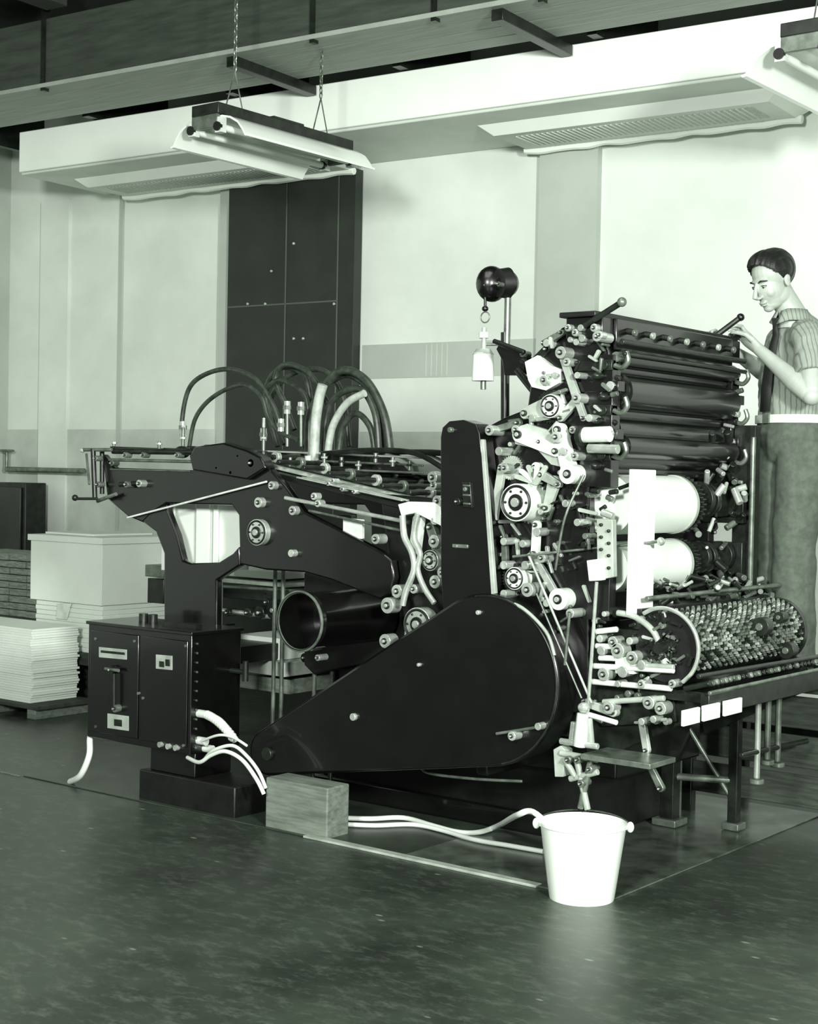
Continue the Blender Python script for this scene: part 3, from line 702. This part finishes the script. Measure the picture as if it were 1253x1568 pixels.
for z_,r_ in ((zc1,.116),(zc2,.098)):
    cyl(P,V((-.25,YN+.05,z_)),V((-.25,yE,z_)),r_,M_paper,seg=48)
    cyl(P,V((-.25,yE,z_)),V((-.25,yE+.02,z_)),r_*1.04,M_cream,seg=48); gear(P,V((-.25,yE+.05,z_)),r_*1.04,.03,M_dark,n=36)
    cyl(P,V((-.25,yE+.1,z_)),V((-.25,YF+.1,z_)),.04,M_grey)
P.finish()
P=Part('cylinder_bearings',pr,bevel=.003)
for z_ in (zc1,zc2): 
    box(P,(-.36,YF-.02,z_-.08),(-.13,YF+.05,z_+.08),M_dark)
    for y_ in (yE+.16,yE+.22,YF-.06): cyl(P,V((-.22,y_,z_+.02)),V((-.22,y_+.03,z_+.02)),.06+.02*random.random(),M_dark,seg=28)
for i in range(60):
    y_=random.uniform(yE+.1,YF+.12); z_=random.uniform(zc2-.15,zc1+.3); x_=random.uniform(-.24,-.12)
    d_=V((random.uniform(-.05,.05),random.uniform(-.06,.06),random.uniform(-.06,.06))); cyl(P,V((x_,y_,z_)),V((x_,y_,z_))+d_,random.uniform(.008,.018),random.choice([M_steel,M_dark,M_grey,M_dark,M_cream]),seg=12)
box(P,(-.2,YF+.02,.8),(-.1,YF+.07,1.75),M_dark); rod(P,V((-.1,YF+.0,.95)),V((-.1,YF+.0,1.7)),.012,M_grey)
box(P,(-.36,YN+.0,zc2-.2),(-.20,YN+.05,zc1-.15),M_black2)
P.finish()
P=Part('gauge_board',pr,bevel=.003)
a_=Bx(1335,988,-.08); b_=Bx(1380,1290,-.08)
box(P,(-.1,a_.y,b_.z),(-.08,Bx(1380,1100,-.08).y,a_.z),M_paper)
poly(P,[(1256,1092),(1290,1094),(1292,1215),(1258,1222)],.24,.03,M_cream)
for i in range(8): kn(P,1264+(i%2)*16,1105+i*13,3.5,.24,.012,M_dark)
poly(P,[(1235,1180),(1268,1176),(1268,1222),(1240,1224)],.22,.03,M_white)
P.finish()
# --- delivery drum
P=Part('delivery_drum',pr)
xd=.06; c_=Bx(1408,1362,xd); y0_=c_.y; zd_=c_.z; r_=.138; y1_=Bx(1630,1330,xd).y
cyl(P,V((xd,y0_,zd_)),V((xd,y1_,zd_)),r_*.9,M_dark,seg=40)
cyl(P,V((xd,y0_-.015,zd_)),V((xd,y0_,zd_)),r_*.93,M_black2,seg=40)
for i in range(26):
    a=random.uniform(0,2*pi); rr3=random.uniform(.02,.12); q_=V((xd+cos(a)*rr3,y0_-.03,zd_+sin(a)*rr3)); d_=V((random.uniform(-.04,.04),0,random.uniform(-.03,.03)))
    cyl(P,q_,q_+YD*.02,random.uniform(.006,.014),random.choice([M_grey,M_dark,M_dark,M_mesh]),seg=10); cyl(P,q_,q_+d_,.006,random.choice([M_grey,M_dark]),seg=6)
cyl(P,V((xd,y1_,zd_)),V((xd,y1_+.03,zd_)),r_*.98,M_dark,seg=40)
cyl(P,V((xd,y0_-.08,zd_)),V((xd,y1_+.12,zd_)),.020,M_dark)
nl=int((y1_-y0_)/.022)
for j in range(nl):
    for i in range(36):
        a=2*pi*(i+.5*(j%2))/36; p=V((xd,y0_+.012+j*.022,zd_)); o=V((cos(a),0,sin(a)))
        if o.z<-.6: continue
        cyl(P,p+o*r_*.88,p+o*r_*(.97+.04*random.random()),.009,random.choice([M_grey,M_mesh,M_steel,M_mesh,M_dark]),r1=.005,seg=5)
P.finish()
P=Part('delivery_table',pr,bevel=.003)
zt2=Bx(1440,1492,.28).z
box(P,(-.05,YN-.02,zt2-.02),(.26,YF+.1,zt2+.02),M_dark)
box(P,(.24,YN-.1,zt2-.05),(.275,YF+.2,zt2+.03),M_dark)
rod(P,V((.285,YN-.12,zt2+.035)),V((.285,YF+.3,zt2+.035)),.008,M_grey)
rod(P,V((.24,YN-.12,zt2+.09)),V((.24,YF+.3,zt2+.07)),.010,M_dark)
for u0,u1 in ((1442,1476),(1484,1518),(1528,1564)):
    a_=Bx(u0,1480,.29); b_=Bx(u1,1480,.29); box(P,(.277,a_.y,zt2-.06),(.29,b_.y,zt2-.005),M_paper)
for i in range(34):
    y_=YN-.05+i*.035; cyl(P,V((.15,y_,zt2+.03)),V((.25,y_,zt2+.06)),.011,random.choice([M_mesh,M_grey,M_dark]),seg=8)
for px,py,r,s in ((1300,1370,16,1),(1330,1385,14,1),(1390,1492,14,1),(1270,1420,14,1),(1290,1352,12,1),(1265,1370,10,0),(1310,1415,12,0),(1350,1400,10,0),(1262,1345,8,0),(1325,1350,8,0),(1365,1480,14,1),(1280,1490,14,1),(1350,1440,9,1),(1415,1440,9,1),(1375,1515,8,0),(1350,1520,8,0),(1300,1440,7,0)):
    kn(P,px,py,r,YN-.02,.05,M_steel,s)
poly(P,[(1295,1382),(1335,1384),(1335,1420),(1295,1418)],YN-.05,.04,M_white)
for a_,b2 in (((1255,1330),(1300,1325)),((1255,1360),(1300,1362)),((1250,1402),(1420,1412)),((1245,1435),(1415,1450)),((1270,1478),(1400,1470)),((1262,1385),(1295,1386)),((1330,1400),(1420,1405))):
    rod(P,B(*a_,YN-.05),B(*b2,YN-.05),.011,random.choice([M_steel,M_cream,M_white]))
poly(P,[(1240,1320),(1400,1330),(1425,1520),(1270,1530),(1240,1500)],YN+.02,.03,M_dark)
ga=[V((xd,y0_-.045,zd_))+V((cos(math.radians(a)),0,sin(math.radians(a))))*.145 for a in range(125,-75,-20)]
tube(P,ga,.008,M_steel)
tube(P,[B(1300,1290,YN-.03),B(1340,1300,YN-.03),B(1380,1335,YN-.03),B(1400,1400,YN-.03)],.012,M_cream)
link(P,(1230,1480),(1290,1500),8,10,YN-.05,.03,M_cream); link(P,(1350,1520),(1360,1580),8,8,YN-.03,.02,M_steel)
for i in range(46):
    px=random.uniform(1250,1410); py=random.uniform(1290,1525)
    if random.random()<.5: kn(P,px,py,random.uniform(3,8),YN,random.uniform(.01,.05),random.choice([M_steel,M_grey,M_dark,M_cream]),0)
    else: link(P,(px,py),(px+random.uniform(-25,25),py+random.uniform(-12,12)),4,3,YN-.03,.012,random.choice([M_steel,M_grey,M_dark,M_cream]),n=12,boss=False)
P.finish()
P=Part('delivery_top_mechanism',pr,bevel=.002)
for i in range(60):
    y_=random.uniform(YN+.1,YF+.1); z_=random.uniform(zd_+.13,zd_+.22); x_=random.uniform(-.17,-.03)
    d_=V((random.uniform(-.05,.05),random.uniform(-.08,.08),random.uniform(-.03,.03))); cyl(P,V((x_,y_,z_)),V((x_,y_,z_))+d_,random.uniform(.006,.014),random.choice([M_steel,M_dark,M_grey,M_dark,M_dark]),seg=10)
box(P,(-.2,YN,zd_+.10),(-.06,YF+.1,zd_+.13),M_black2)
rod(P,V((-.04,YN,zd_+.17)),V((-.04,YF+.2,zd_+.17)),.010,M_grey)
for px,py,r in ((1600,1320,20),(1655,1370,18),(1690,1415,16),(1640,1300,12),(1665,1400,24),(1685,1440,10)):
    q_=Bx(px,py,.2); cyl(P,q_,q_+V((.0,.05,0)),r*dep(q_)/f,M_dark,seg=24); cyl(P,q_-V((0,.01,0)),q_,r*.4*dep(q_)/f,M_grey)
P.finish()
P=Part('delivery_legs',pr,bevel=.004)
lA=Z(1410,1735,.01); lB=Z(1545,1745,.01)
for q_,w_,m_ in ((lA,.032,M_dark),(lB,.022,M_dark)):
    box(P,(q_.x-w_,q_.y-w_,.009),(q_.x+w_,q_.y+w_,zt2+.05),m_); box(P,(q_.x-w_*1.8,q_.y-w_*1.8,.009),(q_.x+w_*1.8,q_.y+w_*1.8,.04),M_grey)
rod(P,V((lA.x,lA.y,.22)),V((lB.x,lB.y,.22)),.016,M_grey); rod(P,V((lA.x,lA.y,.6)),V((lB.x,lB.y,.6)),.016,M_dark)
rod(P,V((lA.x,lA.y,.55)),V((lB.x,lB.y,.12)),.010,M_grey)
tube(P,[V((lA.x-.06,lA.y-.03,.5)),V((lA.x-.12,lA.y-.03,.42)),V((lA.x-.1,lA.y-.03,.3)),V((lA.x-.04,lA.y-.03,.26))],.012,M_dark)
for i in range(8):
    q_=lA.lerp(lB,.2+.1*i); rod(P,V((q_.x,q_.y-.03,.62+.02*(i%3))),V((q_.x+.02,q_.y-.05,.66+.03*(i%2))),.014,random.choice([M_grey,M_dark,M_steel]))
for y_ in (YN+.04,YF): 
    prism(P,[V((-.36,y_,zt2)),V((.22,y_,zt2)),V((.22,y_,zt2-.05)),V((-.3,y_,zt2-.32))],V((0,.03,0)),M_dark)
for px,pb in ((1597,1640),(1640,1605),(1618,1600)):
    q_=Bx(px,1500,.12); rod(P,V((q_.x,q_.y,zt2)),V((q_.x,q_.y,B(px,pb,q_.y).z)),.013,M_grey if px!=1597 else M_steel); cyl(P,V((q_.x,q_.y,B(px,pb,q_.y).z-.02)),V((q_.x,q_.y,B(px,pb,q_.y).z)),.03,M_grey)
rod(P,Bx(1560,1590,.12),Bx(1700,1560,.12),.012,M_dark)
P.finish()
P=Part('foot_pedal',pr,bevel=.003)
cyl(P,B(1228,1502,.1),B(1222,1572,.1),.022,M_white,r1=.026); cyl(P,B(1210,1520,.12),B(1205,1560,.12),.014,M_steel); cyl(P,B(1240,1512,.12),B(1245,1568,.12),.014,M_cream)
ell(P,B(1230,1490,.1),(.025,.02,.02),M_steel); rod(P,B(1225,1500,.12),B(1300,1522,.12),.010,M_white)
rod(P,B(1180,1560,.1),B(1260,1572,.1),.012,M_steel)
poly(P,[(1165,1578),(1180,1570),(1192,1580),(1186,1636),(1168,1636)],.1,.05,M_cream)
a_=B(1222,1590,.05); box(P,(a_.x,.05,a_.z-.015),(B(1370,1590,.05).x,.24,a_.z+.005),M_grey)
for (a1,b1) in (((1215,1600),(1238,1705)),((1245,1598),(1222,1702)),((1190,1600),(1215,1640)),((1200,1640),(1260,1625)),((1180,1585),(1260,1600))): rod(P,B(*a1,.1),B(*b1,.1),.012,M_cream if a1[0]<1240 else M_grey)
link(P,(1360,1600),(1390,1660),6,8,.16,.02,M_grey)
for px,py in ((1215,1600),(1240,1620),(1222,1650),(1195,1600)): kn(P,px,py,8,.12,.05,M_grey,1)
rod(P,B(1230,1640,.14),V((B(1230,1640,.14).x,.14,.01)),.02,M_dark)
P.finish()
# --- operator platform
P=Part('operator_platform',None,bevel=.005)
zp=.64
box(P,(-.55,YF+.22,zp-.04),(.55,YF+.86,zp),M_woodd)
for x_ in (-.5,.5):
    for y_ in (YF+.26,YF+.82): box(P,(x_-.025,y_-.025,.0),(x_+.025,y_+.025,zp-.04),M_dark)
for i in range(3): box(P,(-.52,YF+.25+.0,.10+i*.17),(.52,YF+.27,.24+i*.17),M_woodd)  # skirt boards added to darken the area under the deck
for i in range(3): box(P,(.50,YF+.27,.10+i*.17),(.52,YF+.82,.24+i*.17),M_woodd)
P.finish()
# --- work lamp on post
P=Part('inspection_lamp',pr)
q_=B(1036,598,.5); ell(P,q_,(.062,.075,.075),M_black); cyl(P,B(1050,596,.46),B(1070,596,.5),.058,M_black2,r1=.064,seg=28)
ell(P,B(1068,597,.5),(.05,.05,.055),M_black); cyl(P,B(1015,600,.44),B(1024,600,.44),.012,M_grey); kn(P,1050,598,5,.42,.02,M_grey,1)
rod(P,B(1070,625,.5),B(1064,880,.5),.014,M_grey); rod(P,B(1064,700,.5),B(1064,900,.5),.018,M_dark)
rod(P,B(1022,625,.46),B(1022,652,.46),.006,M_black2); ell(P,B(1022,650,.46),(.014,.014,.012),M_black)
ring(P,B(1022,668,.46),V((0,1,0)),.022,.003,M_grey)
cyl(P,B(1020,690,.46),B(1019,742,.46),.010,M_cream); cyl(P,B(1019,700,.46),B(1019,712,.46),.020,M_white)
cyl(P,B(1018,744,.46),B(1017,802,.46),.042,M_glass,r1=.046,seg=28); cyl(P,B(1018,735,.46),B(1018,746,.46),.030,M_cream,r1=.044,seg=28)
rod(P,B(1018,802,.46),B(1018,820,.46),.012,M_grey); rod(P,B(1018,725,.46),B(1066,725,.5),.006,M_grey)
P.finish()
# ================================================================= MAN
man=empty('man')
UP=V((0,0,1))
face=(-R0*.88-F0*.46).normalized(); left=UP.cross(face).normalized()
def loft(bm,pts,rad,lat,seg=24):
    rings=[]
    for i,p in enumerate(pts):
        t=(pts[min(i+1,len(pts)-1)]-pts[max(i-1,0)]).normalized()
        a=(lat-t*lat.dot(t)).normalized(); b=t.cross(a); ra,rb=rad[i]
        rings.append([bm.verts.new(p+a*ra*cos(2*pi*j/seg)+b*rb*sin(2*pi*j/seg)) for j in range(seg)])
    for A,Bv in zip(rings,rings[1:]):
        for j in range(seg): bm.faces.new((A[j],A[(j+1)%seg],Bv[(j+1)%seg],Bv[j]))
    bm.faces.new(rings[0]); bm.faces.new(rings[-1][::-1])
def eb(bm,c,rad,M3=None):
    mm=Matrix.Translation(c)@((M3.to_4x4()) if M3 else Matrix.Identity(4))@Matrix.Diagonal((*rad,1))
    bmesh.ops.create_uvsphere(bm,u_segments=24,v_segments=16,radius=1,matrix=mm)
def solid(name,bm,vox,sm,mats,parent,disp=None):
    bmesh.ops.recalc_face_normals(bm,faces=bm.faces[:])
    me=bpy.data.meshes.new('tmp'); bm.to_mesh(me); bm.free(); o=bpy.data.objects.new('tmp',me); scn.collection.objects.link(o)
    md=o.modifiers.new('r','REMESH'); md.mode='VOXEL'; md.voxel_size=vox
    if sm: m2=o.modifiers.new('s','SMOOTH'); m2.iterations=sm; m2.factor=.5
    if disp:
        tx=bpy.data.textures.new('folds','CLOUDS'); tx.noise_scale=disp[0]; md=o.modifiers.new('d','DISPLACE'); md.texture=tx; md.strength=disp[1]; md.mid_level=.5; md.texture_coords='LOCAL'
    bpy.context.view_layer.update()
    dg=bpy.context.evaluated_depsgraph_get(); me2=bpy.data.meshes.new_from_object(o.evaluated_get(dg))
    bpy.data.objects.remove(o); me2.name=name; me2.materials.clear()
    for m in mats: me2.materials.append(m)
    for p in me2.polygons: p.use_smooth=True
    ob=bpy.data.objects.new(name,me2); scn.collection.objects.link(ob); ob.parent=parent; return ob
pel=D(1672,925,6.70); wst=D(1668,884,6.70); mid=D(1674,820,6.70); chs=D(1682,760,6.68); shl=D(1684,706,6.64); nkb=D(1668,668,6.60)
Ls=D(1706,716,6.46); Le=D(1710,834,6.37)
Rs=D(1662,712,6.82); Re=D(1635,800,6.84)
bm=bmesh.new()
loft(bm,[wst-UP*.03,wst+UP*.03,mid,chs,shl,shl.lerp(nkb,.55),nkb+UP*.005],[(.160,.122),(.168,.135),(.178,.140),(.190,.14),(.165,.112),(.105,.085),(.066,.066)],left)
for s,e in ((Ls,Le),(Rs,Re)):
    dd=(e-s)
    loft(bm,[shl.lerp(s,.5)+UP*.01,shl.lerp(s,.85)+UP*.005,s+dd*.08,s+dd*.3,s+dd*.60],[(.075,.075),(.075,.072),(.072,.070),(.068,.066),(.070,.068)],face)
solid('shirt',bm,.008,6,[M_shirt],man,disp=(.07,.020))
P=Part('collar_and_tie',man)
cpos=nkb+UP*.02
nn_=14
for sg in (-1,1):
    k=P.mi(M_shirt); A=[];Bv=[]
    for i in range(nn_):
        ang=math.radians(90+sg*(-8-i*150/(nn_-1)))
        dirv=face*sin(ang)+left*cos(ang)
        up_=cpos+dirv*.066+UP*.012
        drop=.052 if i>2 else .075-.008*i
        lo_=cpos+dirv*(.088 if i>2 else .098)-UP*drop*(.75)
        A.append(P.bm.verts.new(up_)); Bv.append(P.bm.verts.new(lo_))
    for i in range(nn_-1): P.bm.faces.new((A[i],A[i+1],Bv[i+1],Bv[i])).material_index=k
tk=cpos+face*.078-UP*.03
prism(P,[tk+left*.018,tk-left*.018,tk-left*.010-UP*.035,tk+left*.010-UP*.035],face*.020,M_tie)
ct=[tk-UP*.03+face*.008, shl+face*.124-UP*.005, chs+face*.152, mid+face*.152, wst+face*.146+UP*.03]
k=P.mi(M_tie); L_=[];R_=[]
for c_,w_ in zip(ct,(.012,.020,.028,.033,.030)):
    L_.append(P.bm.verts.new(c_+left*w_+face*.006)); R_.append(P.bm.verts.new(c_-left*w_+face*.006))
for i in range(4): P.bm.faces.new((L_[i],L_[i+1],R_[i+1],R_[i])).material_index=k
o=P.finish(); md=o.modifiers.new('s','SOLIDIFY'); md.thickness=.005
bm=bmesh.new()
gz=zp
Lk=D(1672,1150,6.62)
Lh=pel+left*.085-UP*.02; Rh=pel-left*.085-UP*.02
Lf=Lk+face*-.02; Lf=V((Lf.x,Lf.y,gz+.07)); Rk=D(1636,1140,6.75); Rf=V((Rk.x,Rk.y,gz+.07))
loft(bm,[wst+UP*.005,wst-UP*.06,pel,pel-UP*.1],[(.172,.132),(.178,.14),(.185,.15),(.15,.12)],left)
for h,k_,a_ in ((Lh,Lk,Lf),(Rh,Rk,Rf)):
    loft(bm,[h,h.lerp(k_,.35),h.lerp(k_,.75),k_,k_.lerp(a_,.5),a_-UP*.02],[(.105,.13),(.107,.125),(.092,.105),(.088,.098),(.085,.095),(.088,.10)],left)
solid('trousers',bm,.009,6,[M_pants],man,disp=(.12,.02))
P=Part('belt',man); n=40
rg=[[P.bm.verts.new(wst+UP*dz+left*(.179+e_)*cos(2*pi*i/n)+face*(.143+e_)*sin(2*pi*i/n)) for i in range(n)] for dz,e_ in ((-.018,-.02),(-.018,.0),(.018,0),(.018,-.02))]
for a,b in zip(rg,rg[1:]):
    for i in range(n): P.bm.faces.new((a[i],a[(i+1)%n],b[(i+1)%n],b[i])).material_index=P.mi(M_belt)
bq=wst+face*.143; prism(P,[bq+left*.02-UP*.02,bq-left*.02-UP*.02,bq-left*.02+UP*.02,bq+left*.02+UP*.02],face*.008,M_grey)
P.finish()
P=Part('shoes',man)
for a_ in (Lf,Rf):
    m3=Matrix((left,face,UP)).transposed()
    ell(P,V((a_.x,a_.y,gz+.045))+face*.06,(.048,.145,.043),M_shoe,m3); ell(P,V((a_.x,a_.y,gz+.06))-face*.02,(.045,.07,.055),M_shoe,m3)
P.finish()
def arm_hand(name,s,e,w,grip,sg):
    bm=bmesh.new(); dd=e-s
    loft(bm,[s+dd*.4,s+dd*.7,s+dd*.92,e],[(.052,.05),(.048,.046),(.043,.042),(.036,.034)],left,seg=20)
    loft(bm,[e.lerp(w,-.06),e.lerp(w,.06),e.lerp(w,.3),e.lerp(w,.7),w],[(.030,.030),(.041,.040),(.046,.043),(.034,.030),(.028,.022)],left,seg=20)
    eb(bm,e,(.040,.040,.040))
    u=(grip-w).normalized(); v=(F0*.75+UP*-.55*sg); v=(v-u*v.dot(u)).normalized(); nn=u.cross(v).normalized()
    if nn.dot(UP)<0: nn=-nn
    kc=w+u*.095
    loft(bm,[w-u*.01,w+u*.03,w+u*.07,kc],[(.028,.021),(.037,.019),(.042,.018),(.041,.014)],v,seg=20)
    for i,(o_,L) in enumerate(((-.031,.074),(-.0105,.084),(.0105,.079),(.031,.062))):
        b0=kc+v*o_-u*.012; d1=(u+nn*.15+v*o_*3).normalized(); d2=(u*.75-nn*.6).normalized(); d3=(u*.05-nn*1).normalized()
        j1=b0+d1*L*.5; j2=j1+d2*L*.36; j3=j2+d3*L*.30
        loft(bm,[b0,b0.lerp(j1,.5),j1,j2,j3],[(.0095,.0095),(.0088,.0088),(.0092,.009),(.0082,.008),(.006,.006)],v,seg=12)
        eb(bm,j1,(.0095,)*3); eb(bm,j3,(.0066,)*3)
    t0=w+u*.03-v*.028-nn*.004; t1=t0-v*.022+u*.03-nn*.02; t2=t1+u*.034-nn*.018+v*.006; t3=t2+u*.02-nn*.012+v*.01
    loft(bm,[t0,t1,t2,t3],[(.015,.014),(.012,.0115),(.0105,.010),(.007,.0065)],nn,seg=12); eb(bm,t3,(.0075,)*3)
    return solid(name,bm,.0032,4,[M_skin],man)
gL=V((-.25,YF+.14,zf+.068)); Lw=gL+(Le-gL).normalized()*.13
arm_hand('left_arm',Ls,Le,Lw,gL,1)
gR=V((-.36,YF+.07,zf+.055)); Rw=gR+(Re-gR).normalized()*.13
arm_hand('right_arm',Rs,Re,Rw,gR,1)
# head
hc=D(1627,592,6.56)
fd=(face*.90-UP*.42).normalized(); hu=fd.cross(left); hu=hu if hu.z>0 else -hu
hx=fd.cross(hu).normalized()
H3=Matrix((hx,fd,hu)).transposed()
SC=1.02
def hp(x,y,z): return hc+H3@(V((x,y,z))*SC)
bm=bmesh.new()
def he(x,y,z,a,b,c): eb(bm,hp(x,y,z),(a*SC,b*SC,c*SC),H3)
he(0,-.015,.035,.075,.096,.09); he(0,.024,-.020,.061,.068,.082); he(0,.024,-.060,.052,.056,.056); he(0,.060,-.097,.026,.022,.018)
he(0,.03,-.085,.044,.05,.028)
he(0,.070,.026,.046,.019,.009)
he(.032,.054,-.030,.024,.026,.026); he(-.032,.054,-.030,.024,.026,.026)
he(.040,-.0,-.06,.016,.040,.035); he(-.040,-.0,-.06,.016,.040,.035)
loft(bm,[hp(0,.086,.018),hp(0,.101,-.006),hp(0,.117,-.032),hp(0,.100,-.044)],[(.0080,.008),(.0088,.010),(.012,.012),(.012,.007)],hx,seg=12)
he(.011,.097,-.040,.007,.009,.006); he(-.011,.097,-.040,.007,.009,.006)
he(0,.084,-.065,.022,.012,.0060); he(0,.083,-.076,.019,.011,.0065)
for s in (-1,1):
    he(s*.075,-.012,-.010,.007,.016,.026); he(s*.079,-.016,.002,.006,.014,.015)
loft(bm,[nkb-UP*.05,nkb+UP*.02,hp(0,-.025,-.085),hp(0,-.02,-.03)],[(.062,.062),(.057,.060),(.054,.058),(.05,.05)],left,seg=20)
solid('head',bm,.0028,7,[M_skin],man)
P=Part('face_features',man)
for s in (-1,1):
    ell(P,hp(s*.031,.0765,.002),(.013,.0085,.0050),M_eye,H3,u=16,v=10)
    ell(P,hp(s*.031,.083,-.0005),(.0055,.0035,.0040),M_pupil,H3,u=12,v=8)
    tube(P,[hp(s*.015,.0875,.021),hp(s*.032,.0865,.028),hp(s*.053,.069,.022)],(.0042,.0018),M_hair,seg=8)
    tube(P,[hp(s*.017,.081,.006),hp(s*.031,.0855,.008),hp(s*.046,.075,.004)],.0017,M_hair,seg=6)
tube(P,[hp(-.020,.085,-.0705),hp(0,.0960,-.070),hp(.020,.085,-.0705)],.0016,M_lip,seg=6)
P.finish()
bm=bmesh.new(); mm=Matrix.Translation(hp(0,-.02,.042))@H3.to_4x4()@Matrix.Diagonal((.084*SC,.103*SC,.092*SC,1))
bmesh.ops.create_uvsphere(bm,u_segments=120,v_segments=90,radius=1,matrix=mm)
Hi=H3.transposed()
def thr(y,x):
    if y<-.045: return -.062
    if y<-.01: return -.062+(y+.045)/.035*.045
    if y<.025: return -.017+(y+.01)/.035*.055
    return .038+min(1,(y-.025)/.035)*.050
dl=[]
for v_ in bm.verts:
    l=(Hi@(v_.co-hc))/SC
    rr2=(l-V((0,-.02,.042))).normalized()
    w_=.0016*sin(l.x*330+l.y*25)+.001*sin(l.x*610)
    if l.z>.04: w_+=.017*max(0,min(1,(l.y+.02)/.07))*(1+.35*sin(l.x*60+1))
    if l.z<thr(l.y,l.x): dl.append(v_)
    v_.co+=H3@(rr2*w_*SC)
bmesh.ops.delete(bm,geom=dl,context='VERTS')
me=bpy.data.meshes.new('hair'); bm.to_mesh(me); bm.free(); me.materials.append(M_hair)
for p in me.polygons: p.use_smooth=True
o=bpy.data.objects.new('hair',me); scn.collection.objects.link(o); o.parent=man
md=o.modifiers.new('s','SOLIDIFY'); md.thickness=.022; md.offset=-1
md=o.modifiers.new('r','REMESH'); md.mode='VOXEL'; md.voxel_size=.0025; md.use_smooth_shade=True
md=o.modifiers.new('m','SMOOTH'); md.iterations=4; md.factor=.5
# ================================================================= LIGHTS / WORLD / CAMERA
def area(name,loc,tgt,e,size,c=(1,1,1)):
    l=bpy.data.lights.new(name,'AREA'); l.energy=e; l.size=size; l.color=c; o=bpy.data.objects.new(name,l); scn.collection.objects.link(o)
    o.location=loc; o.rotation_euler=(V(tgt)-V(loc)).to_track_quat('-Z','Y').to_euler(); return o
tint=(1,1,.985)
area('added_fill_light',C+R0*2.3-F0*.6+UP*1.0,(-2.0,2.6,2.3),720,.6,tint)
area('added_fill_light',C-R0*1.8-F0*.4+UP*1.5,(-3.8,2.4,2.4),560,.8,tint)  # fill light added left of the camera
area('ceiling_lamp_bank',(-.5,-1.0,4.3),(-.8,.2,0),40,2.0,tint)
w=bpy.data.worlds.new('world'); scn.world=w; w.use_nodes=True
w.node_tree.nodes['Background'].inputs[0].default_value=(.97,1,.96,1); w.node_tree.nodes['Background'].inputs[1].default_value=.2
cam=bpy.data.cameras.new('camera'); cam.sensor_fit='HORIZONTAL'; cam.sensor_width=36; cam.lens=f/1723*36; cam.clip_start=.05
co=bpy.data.objects.new('camera',cam); scn.collection.objects.link(co)
m=Matrix((R,U,-F)).transposed().to_4x4(); m.translation=C; co.matrix_world=m
scn.camera=co
